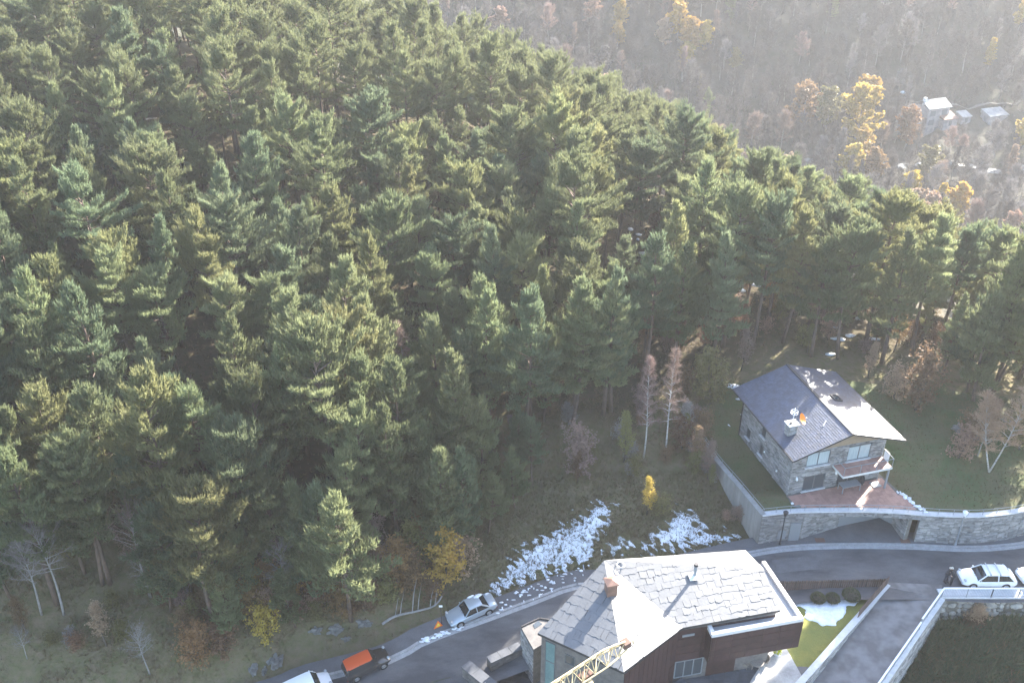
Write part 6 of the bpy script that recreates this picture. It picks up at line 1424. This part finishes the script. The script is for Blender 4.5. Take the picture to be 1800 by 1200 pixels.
# silver saloon (nose to the lower left), hatchback with red roof (nose to the upper right), van, white estates (nose to the left)
def heading(pa, pb): d = pb-pa; return math.atan2(d.y, d.x)
ra, rb_ = PR(806,1106), PR(868,1079); hd = heading(rb_, ra); mid = (ra+rb_)/2; nrm = Vector((-(ra-rb_).y,(ra-rb_).x,0)).normalized()
nrm = nrm if nrm.y > 0 else -nrm
slope = math.atan2(ra.z-rb_.z, (ra-rb_).to_2d().length)
c1 = car('silver four door saloon with patches of snow parked with nose pointing down the street', mid+nrm*.95+Vector((0,0,.02)), hd, 4.35, 1.74, 1.43, flip(SEDAN), cabf([.28,.42,.70,.88]), M['carsilver'], M['carsilver'], tilt=-slope)
sn = MB(); sn.blob((-.9,-.35,1.44),(.35,.22,.05),2,.5,2); sn.blob((-.3,-.62,1.42),(.3,.1,.05),3,.5,2); sn.blob((-1.75,-.6,.95),(.2,.12,.05),4,.5,2); o = sn.build('snow_patch', M['snow'], smooth=4); o.parent = c1
ra, rb_ = PR(628,1199), PR(682,1173); hd = heading(ra, rb_); mid = (ra+rb_)/2; nrm = Vector((-(rb_-ra).y,(rb_-ra).x,0)).normalized(); slope = math.atan2(rb_.z-ra.z, (rb_-ra).to_2d().length)
car('small black hatchback with orange red roof parked at the lower left of the street', mid+nrm*.85-Vector((.15,.05,-.02)), hd, 3.85, 1.68, 1.52, flip(HATCH), cabf([.25,.36,.93,.985]), M['carblack'], M['carred'], tilt=-slope)
VANP = [(0,.34,.82),(.04,.40,.93),(.12,.47,.98),(.2,.56,1),(.5,.58,1),(.9,.58,1),(.985,.58,.97),(1,.52,.93)]
q = PR(536,1196); hd2 = heading(PR(500,1235), PR(560,1204))
car('white van with large flat roof parked at the bottom edge behind the red roofed car', PR(552,1216)+Vector((-.75,-.5,.02)), hd, 4.9, 1.9, 1.95, flip(VANP), cabf([.17,.27,.95,.985]), M['carwhite'], M['carwhite'], tilt=-slope, van=True)
p = P(1740,1033,-.6); car('white estate car with two roof bars parked beside the rubble wall railing', Vector((40.35,59.65,-.585)), math.pi-.02, 4.5, 1.8, 1.47, flip(HATCH), cabf([.24,.40,.84,.965]), M['carwhite'], M['carwhite'], rails=True)
car('second white car at the right edge of the view, only its nose showing', Vector((45.4,60.0,-.585)), math.pi+.12, 4.4, 1.8, 1.5, flip(HATCH), cabf([.24,.40,.84,.965]), M['carwhite'], M['carwhite'])
# road sign
sg = thing('road_sign', 'orange triangular temporary road sign on a dark post beside the silver car', 'road sign', PR(776,1104)+Vector((0,0,.1)))
MB().tube([(0,.35,0),(0,.35,2.3)], .035, 6).build('post', M['darkmetal'], sg)
m_ = MB(); m_.box((0,.3,2.25),(.3,.03,.2)); m_.build('small_plate', M['white'], sg)
tq = Matrix.Rotation(.5,3,'Z'); m_ = MB(); tri = [tq @ Vector(p_) for p_ in ((-.42,0,.15),(.42,0,.15),(0,0,.95))]
m_.add([p_+Vector((-.25,-.1,0)) for p_ in tri]+[p_+Vector((-.25,-.1,0))+tq @ Vector((0,.03,0)) for p_ in tri], [(0,1,2),(5,4,3),(0,3,4,1),(1,4,5,2),(2,5,3,0)]); b_ = m_.build('sign_plate', M['orangered'], sg)
m_ = MB(); tr2 = [tq @ Vector(p_)+Vector((-.25,-.1,0)) for p_ in ((-.22,-.004,.27),(.22,-.004,.27),(0,-.004,.70))]; m_.add(tr2, [(0,1,2)]); m_.build('sign_face', flat('sign_yellow', (.75,.5,.05), .5), b_)
# ------------------------------------------------------------------ two people
def person(label, loc, rz, pose, top, legs, hair):
    pr = thing('person', label, 'person', loc, rz, 'two people talking on the road')
    J = pose; names = list(J)
    def skin(edges, rad, nm, m_, sub=1, root=0):
        vn = sorted({k for e in edges for k in e}, key=lambda k: (k != edges[0][0])); ix = {k: i for i, k in enumerate(vn)}
        me_ = bpy.data.meshes.new(nm); me_.from_pydata([J[k] for k in vn], [(ix[a], ix[b]) for a, b in edges], [])
        o = bpy.data.objects.new(nm, me_); C.objects.link(o); md = o.modifiers.new('s', 'SKIN'); md.use_smooth_shade = True
        for k in vn: me_.skin_vertices[0].data[ix[k]].radius = (rad[k], rad[k]*(.72 if k in ('chest','waist','hip') else 1))
        me_.skin_vertices[0].data[0].use_root = True
        s2 = o.modifiers.new('d', 'SUBSURF'); s2.levels = sub; s2.render_levels = sub
        bpy.context.view_layer.update(); ev = o.evaluated_get(bpy.context.evaluated_depsgraph_get()); m2 = bpy.data.meshes.new_from_object(ev); m2.name = nm
        bpy.data.objects.remove(o); m2.materials.clear(); m2.materials.append(m_); o2 = bpy.data.objects.new(nm, m2); C.objects.link(o2); o2.parent = pr; return o2
    rad = dict(hip=.165, waist=.155, chest=.19, neck=.06, head0=.07)
    for s in 'lr': rad.update({'sh'+s:.085,'el'+s:.06,'wr'+s:.045,'hj'+s:.11,'kn'+s:.075,'an'+s:.055,'toe'+s:.045})
    skin([('hip','waist'),('waist','chest'),('chest','neck'),('neck','head0')]+[e for s in 'lr' for e in (('chest','sh'+s),('sh'+s,'el'+s),('el'+s,'wr'+s),('hip','hj'+s),('hj'+s,'kn'+s),('kn'+s,'an'+s),('an'+s,'toe'+s))], rad, 'body', top)
    m_ = MB()
    for s in 'lr':
        m_.tube([J['hj'+s], Vector(J['hj'+s]).lerp(Vector(J['kn'+s]),.5), J['kn'+s], J['an'+s]], [.125,.11,.09,.07], 10)
    m_.tube([J['hip'], Vector(J['hip'])+Vector((0,0,.08))], [.175,.17], 12); m_.build('trousers', legs, pr, smooth=4)
    m_ = MB()
    for s in 'lr': m_.blob((J['toe'+s][0]-.06*0,J['toe'+s][1],.045), (.13,.055,.05), 1, .05, 2)
    m_.build('shoes', M['plastic'], pr, smooth=4)
    h = Vector(J['head']); f = Vector(J['face']).normalized(); sd_ = Vector((-f.y,f.x,0)).normalized(); up_ = f.cross(sd_)*-1; up_ = up_ if up_.z > 0 else -up_
    B_ = Matrix((f, sd_, up_)).transposed()
    bm = bmesh.new(); bmesh.ops.create_icosphere(bm, subdivisions=3, radius=1); hd_ = MB()
    vs = []
    for v in bm.verts:
        x, y, z = v.co; k = 1-.18*max(0,-z)*(1 if x > -.2 else .7); vs.append(h+B_ @ Vector((x*.098*k+(.008 if z < 0 and x > 0 else 0), y*.076*k, z*.118)))
    hd_.add(vs, [tuple(q.index for q in ff.verts) for ff in bm.faces]); bm.free()
    hd_.blob(h+B_ @ Vector((.102,0,-.01)), (.016,.014,.02), 1, .05, 1)
    for s in (-1,1): hd_.blob(h+B_ @ Vector((0,s*.078,0)), (.02,.012,.03), 1, .05, 1)
    ho = hd_.build('head', M['skin'], pr, smooth=4)
    e_ = MB()
    for s in (-1,1): e_.blob(h+B_ @ Vector((.089,s*.032,.012)), (.008,.013,.007), 1, .02, 1)
    e_.build('eyes', M['plastic'], ho); e_ = MB(); e_.blob(h+B_ @ Vector((.086,0,-.05)), (.008,.024,.007), 1, .02, 1); e_.build('mouth', flat('lips', (.3,.12,.1), .6), ho)
    hr = MB()
    bm = bmesh.new(); bmesh.ops.create_icosphere(bm, subdivisions=3, radius=1); keep = [v for v in bm.verts]
    idx = {}; vs = []; fs = []
    for ff in bm.faces:
        c_ = ff.calc_center_median()
        if c_.z > .25 or c_.x < -.15 and c_.z > -.45:
            q_ = []
            for v in ff.verts:
                if v.index not in idx: idx[v.index] = len(vs); vs.append(h+B_ @ Vector((v.co.x*.108, v.co.y*.087, v.co.z*.128+.004)))
                q_.append(idx[v.index])
            fs.append(tuple(q_))
    bm.free(); hr.add(vs, fs); hr.build('hair', hair, ho, smooth=4)
    for s in 'lr':       # palm, four fingers and thumb
        w = Vector(J['wr'+s]); d = (w-Vector(J['el'+s])).normalized(); a = d.cross(Vector((0,0,1))); a = a.normalized() if a.length > .1 else Vector((1,0,0)); b_ = a.cross(d); hn = MB()
        hn.tube([w-d*.01, w+d*.045, w+d*.09], [.034,.042,.036], 8)
        for k, (o_, l_) in enumerate(((-.03,.07),(-.01,.082),(.011,.077),(.031,.06))):
            p0 = w+d*.085+a*o_; hn.tube([p0, p0+d*l_*.5-b_*.006, p0+d*l_*.85-b_*.03], [.0105,.0095,.008], 6)
        p0 = w+d*.03+a*.036; hn.tube([p0, p0+d*.03+a*.03, p0+d*.06+a*.032-b_*.01], [.013,.011,.009], 6); hn.build('hand', M['skin'], pr, smooth=4)
    return pr
def pose(bend, armf, tl):   # facing +x
    hp = Vector((0,0,.90)); bx = math.sin(bend); bz = math.cos(bend)
    J = dict(hip=hp, waist=hp+Vector((.16*bx*.6,0,.17)), chest=hp+Vector((.42*bx,0,.17+.26*bz)), neck=hp+Vector((.62*bx,0,.17+.42*bz)), head0=hp+Vector((.7*bx,0,.17+.48*bz)), head=hp+Vector((.78*bx+.03,0,.17+.60*bz)), face=Vector((1,0,-.35-bend*.5)))
    ch = J['chest']
    for s, y in (('l',1),('r',-1)):
        J['sh'+s] = ch+Vector((.02,.19*y,.07)); J['el'+s] = ch+Vector((.02+armf*.10,.27*y,-.22)); J['wr'+s] = ch+Vector((.05+armf*.30,(.27-.13*armf)*y,-.22-.24*(1-armf)))
        J['hj'+s] = Vector((0,.09*y,.86)); J['kn'+s] = Vector((.04+.04*y*tl,.11*y,.48)); J['an'+s] = Vector((.0+.09*y*tl,.12*y,.09)); J['toe'+s] = Vector((.13+.09*y*tl,.13*y,.05))
    return {k: tuple(v) for k, v in J.items()}
q = P(1661,1022,-.58); person('person with grey hair in black jacket and trousers, standing on the road with hands together', (q.x,q.y,-.592), -.9, pose(.08,.9,.4), M['blackcloth'], M['navycloth'], M['hairgrey'])
q = P(1672,1026,-.58); person('person in dark trousers and grey scarfed jacket leaning forward beside the grey haired one', (q.x,q.y,-.592), 2.2, pose(.35,.6,-.5), M['blackcloth'], M['blackcloth'], M['hairgrey'])
# ------------------------------------------------------------------ the little farm across the valley
fh = G(1632,222); FA = .35
far = thing('far_house', 'tall pale stone house with bright roof on the far valley side', 'house', fh, FA, 'farm buildings across the valley')
mb = MB(); mb.prism([(-4,-3),(4,-3),(4,3.5),(-4,3.5)], -3, 6.5); fw = mb.build('wall', M['stone'], far)
mb = MB(); mb.add([(-4.4,-3.5,6.4),(4.4,-3.5,6.4),(4.4,.3,8.2),(-4.4,.3,8.2),(4.4,4,6.4),(-4.4,4,6.4)]+[(-4.4,-3.5,6.15),(4.4,-3.5,6.15),(4.4,.3,7.95),(-4.4,.3,7.95),(4.4,4,6.15),(-4.4,4,6.15)], [(0,1,2,3),(3,2,4,5),(6,7,8,9),(9,8,10,11),(0,6,7,1),(1,7,8,2),(2,8,10,4),(3,9,6,0),(5,11,9,3),(4,10,11,5)]); fr_ = mb.build('roof', M['concrete'], far)
for x in (-2.2,2.2):
    for z in (3.9,1.0): MB().bb((x-1.0,-3.06,z),(x+1.0,-3.003,z+1.7)).build('window', M['frame'], far)
MB().bb((-.4,-3.06,-2.2),(1.4,-3.003,.2)).build('door', M['frame'], far)
MB().bb((-3.9,-.2,6.6),(-3.1,.6,9.0)).build('chimney', M['offwhite'], fr_)
def shed(label, px, py, d, mw, mr, name='shed'):
    s = thing(name, label, 'shed', G(px, py), .3, 'farm buildings across the valley'); w, l, h = d
    MB().prism([(-w/2,-l/2),(w/2,-l/2),(w/2,l/2),(-w/2,l/2)], -1.5, h).build('wall', mw, s)
    mb = MB(); mb.add([(-w/2-.2,-l/2-.3,h),(w/2+.2,-l/2-.3,h),(w/2+.2,l/2+.3,h+l*.3),(-w/2-.2,l/2+.3,h+l*.3),(-w/2-.2,-l/2-.3,h-.15),(w/2+.2,-l/2-.3,h-.15),(w/2+.2,l/2+.3,h),(-w/2-.2,l/2+.3,h)], [(0,1,2,3),(4,5,6,7),(0,4,5,1),(1,5,6,2),(2,6,7,3),(3,7,4,0)]); mb.build('roof', mr, s)
    MB().bb((-.5,-l/2-.06,-.2),(.5,-l/2-.003,h*.75)).build('door', M['frame'], s)
shed('brown roofed shed right of the tall far house', 1662, 217, (5,4,2.0), M['stone'], M['rust'])
shed('small pale domed shed between the brown shed and the long white one', 1692, 212, (3.4,3,1.8), M['stone'], M['concrete'])
shed('long pale shed at the right of the far farm', 1745, 214, (7,4,2.2), M['stone'], M['concrete'])
tag(MB().blob((0,0,.4),(.9,.6,.5),4,.3,2).build('white_heap', M['white']), 'small white heap on the far slope above the tall house', 'heap').location = G(1587,166)
ft_ = [G(1560,205), G(1640,196), G(1720,186), G(1790,178)]
mb = MB(); sl2 = smooth_line(ft_, 3)
for p in sl2: p.z = g1(p.x,p.y)+.15
strip(mb, sl2, -1.2, 1.2, 0, cross=2); struct(mb.build('farm_track', M['mortar'], fix=False))
# copies that look alike are told apart by their order from the left
ORD = ('leftmost','second from left','third from left','fourth from left','fifth from left','sixth from left','seventh from left','eighth from left','ninth from left','tenth from left')
same = {}
for o in bpy.data.objects:
    if 'label' in o and o.parent is None and 'category' in o: same.setdefault(o['label'], []).append(o)
for lab, os_ in same.items():
    if len(os_) > 1:
        os_.sort(key=lambda o: project(o.location)[0])
        for k, o in enumerate(os_): o['label'] = ('rightmost' if k == len(os_)-1 else ORD[min(k, 9)])+' '+lab
print('objects', len(bpy.data.objects))
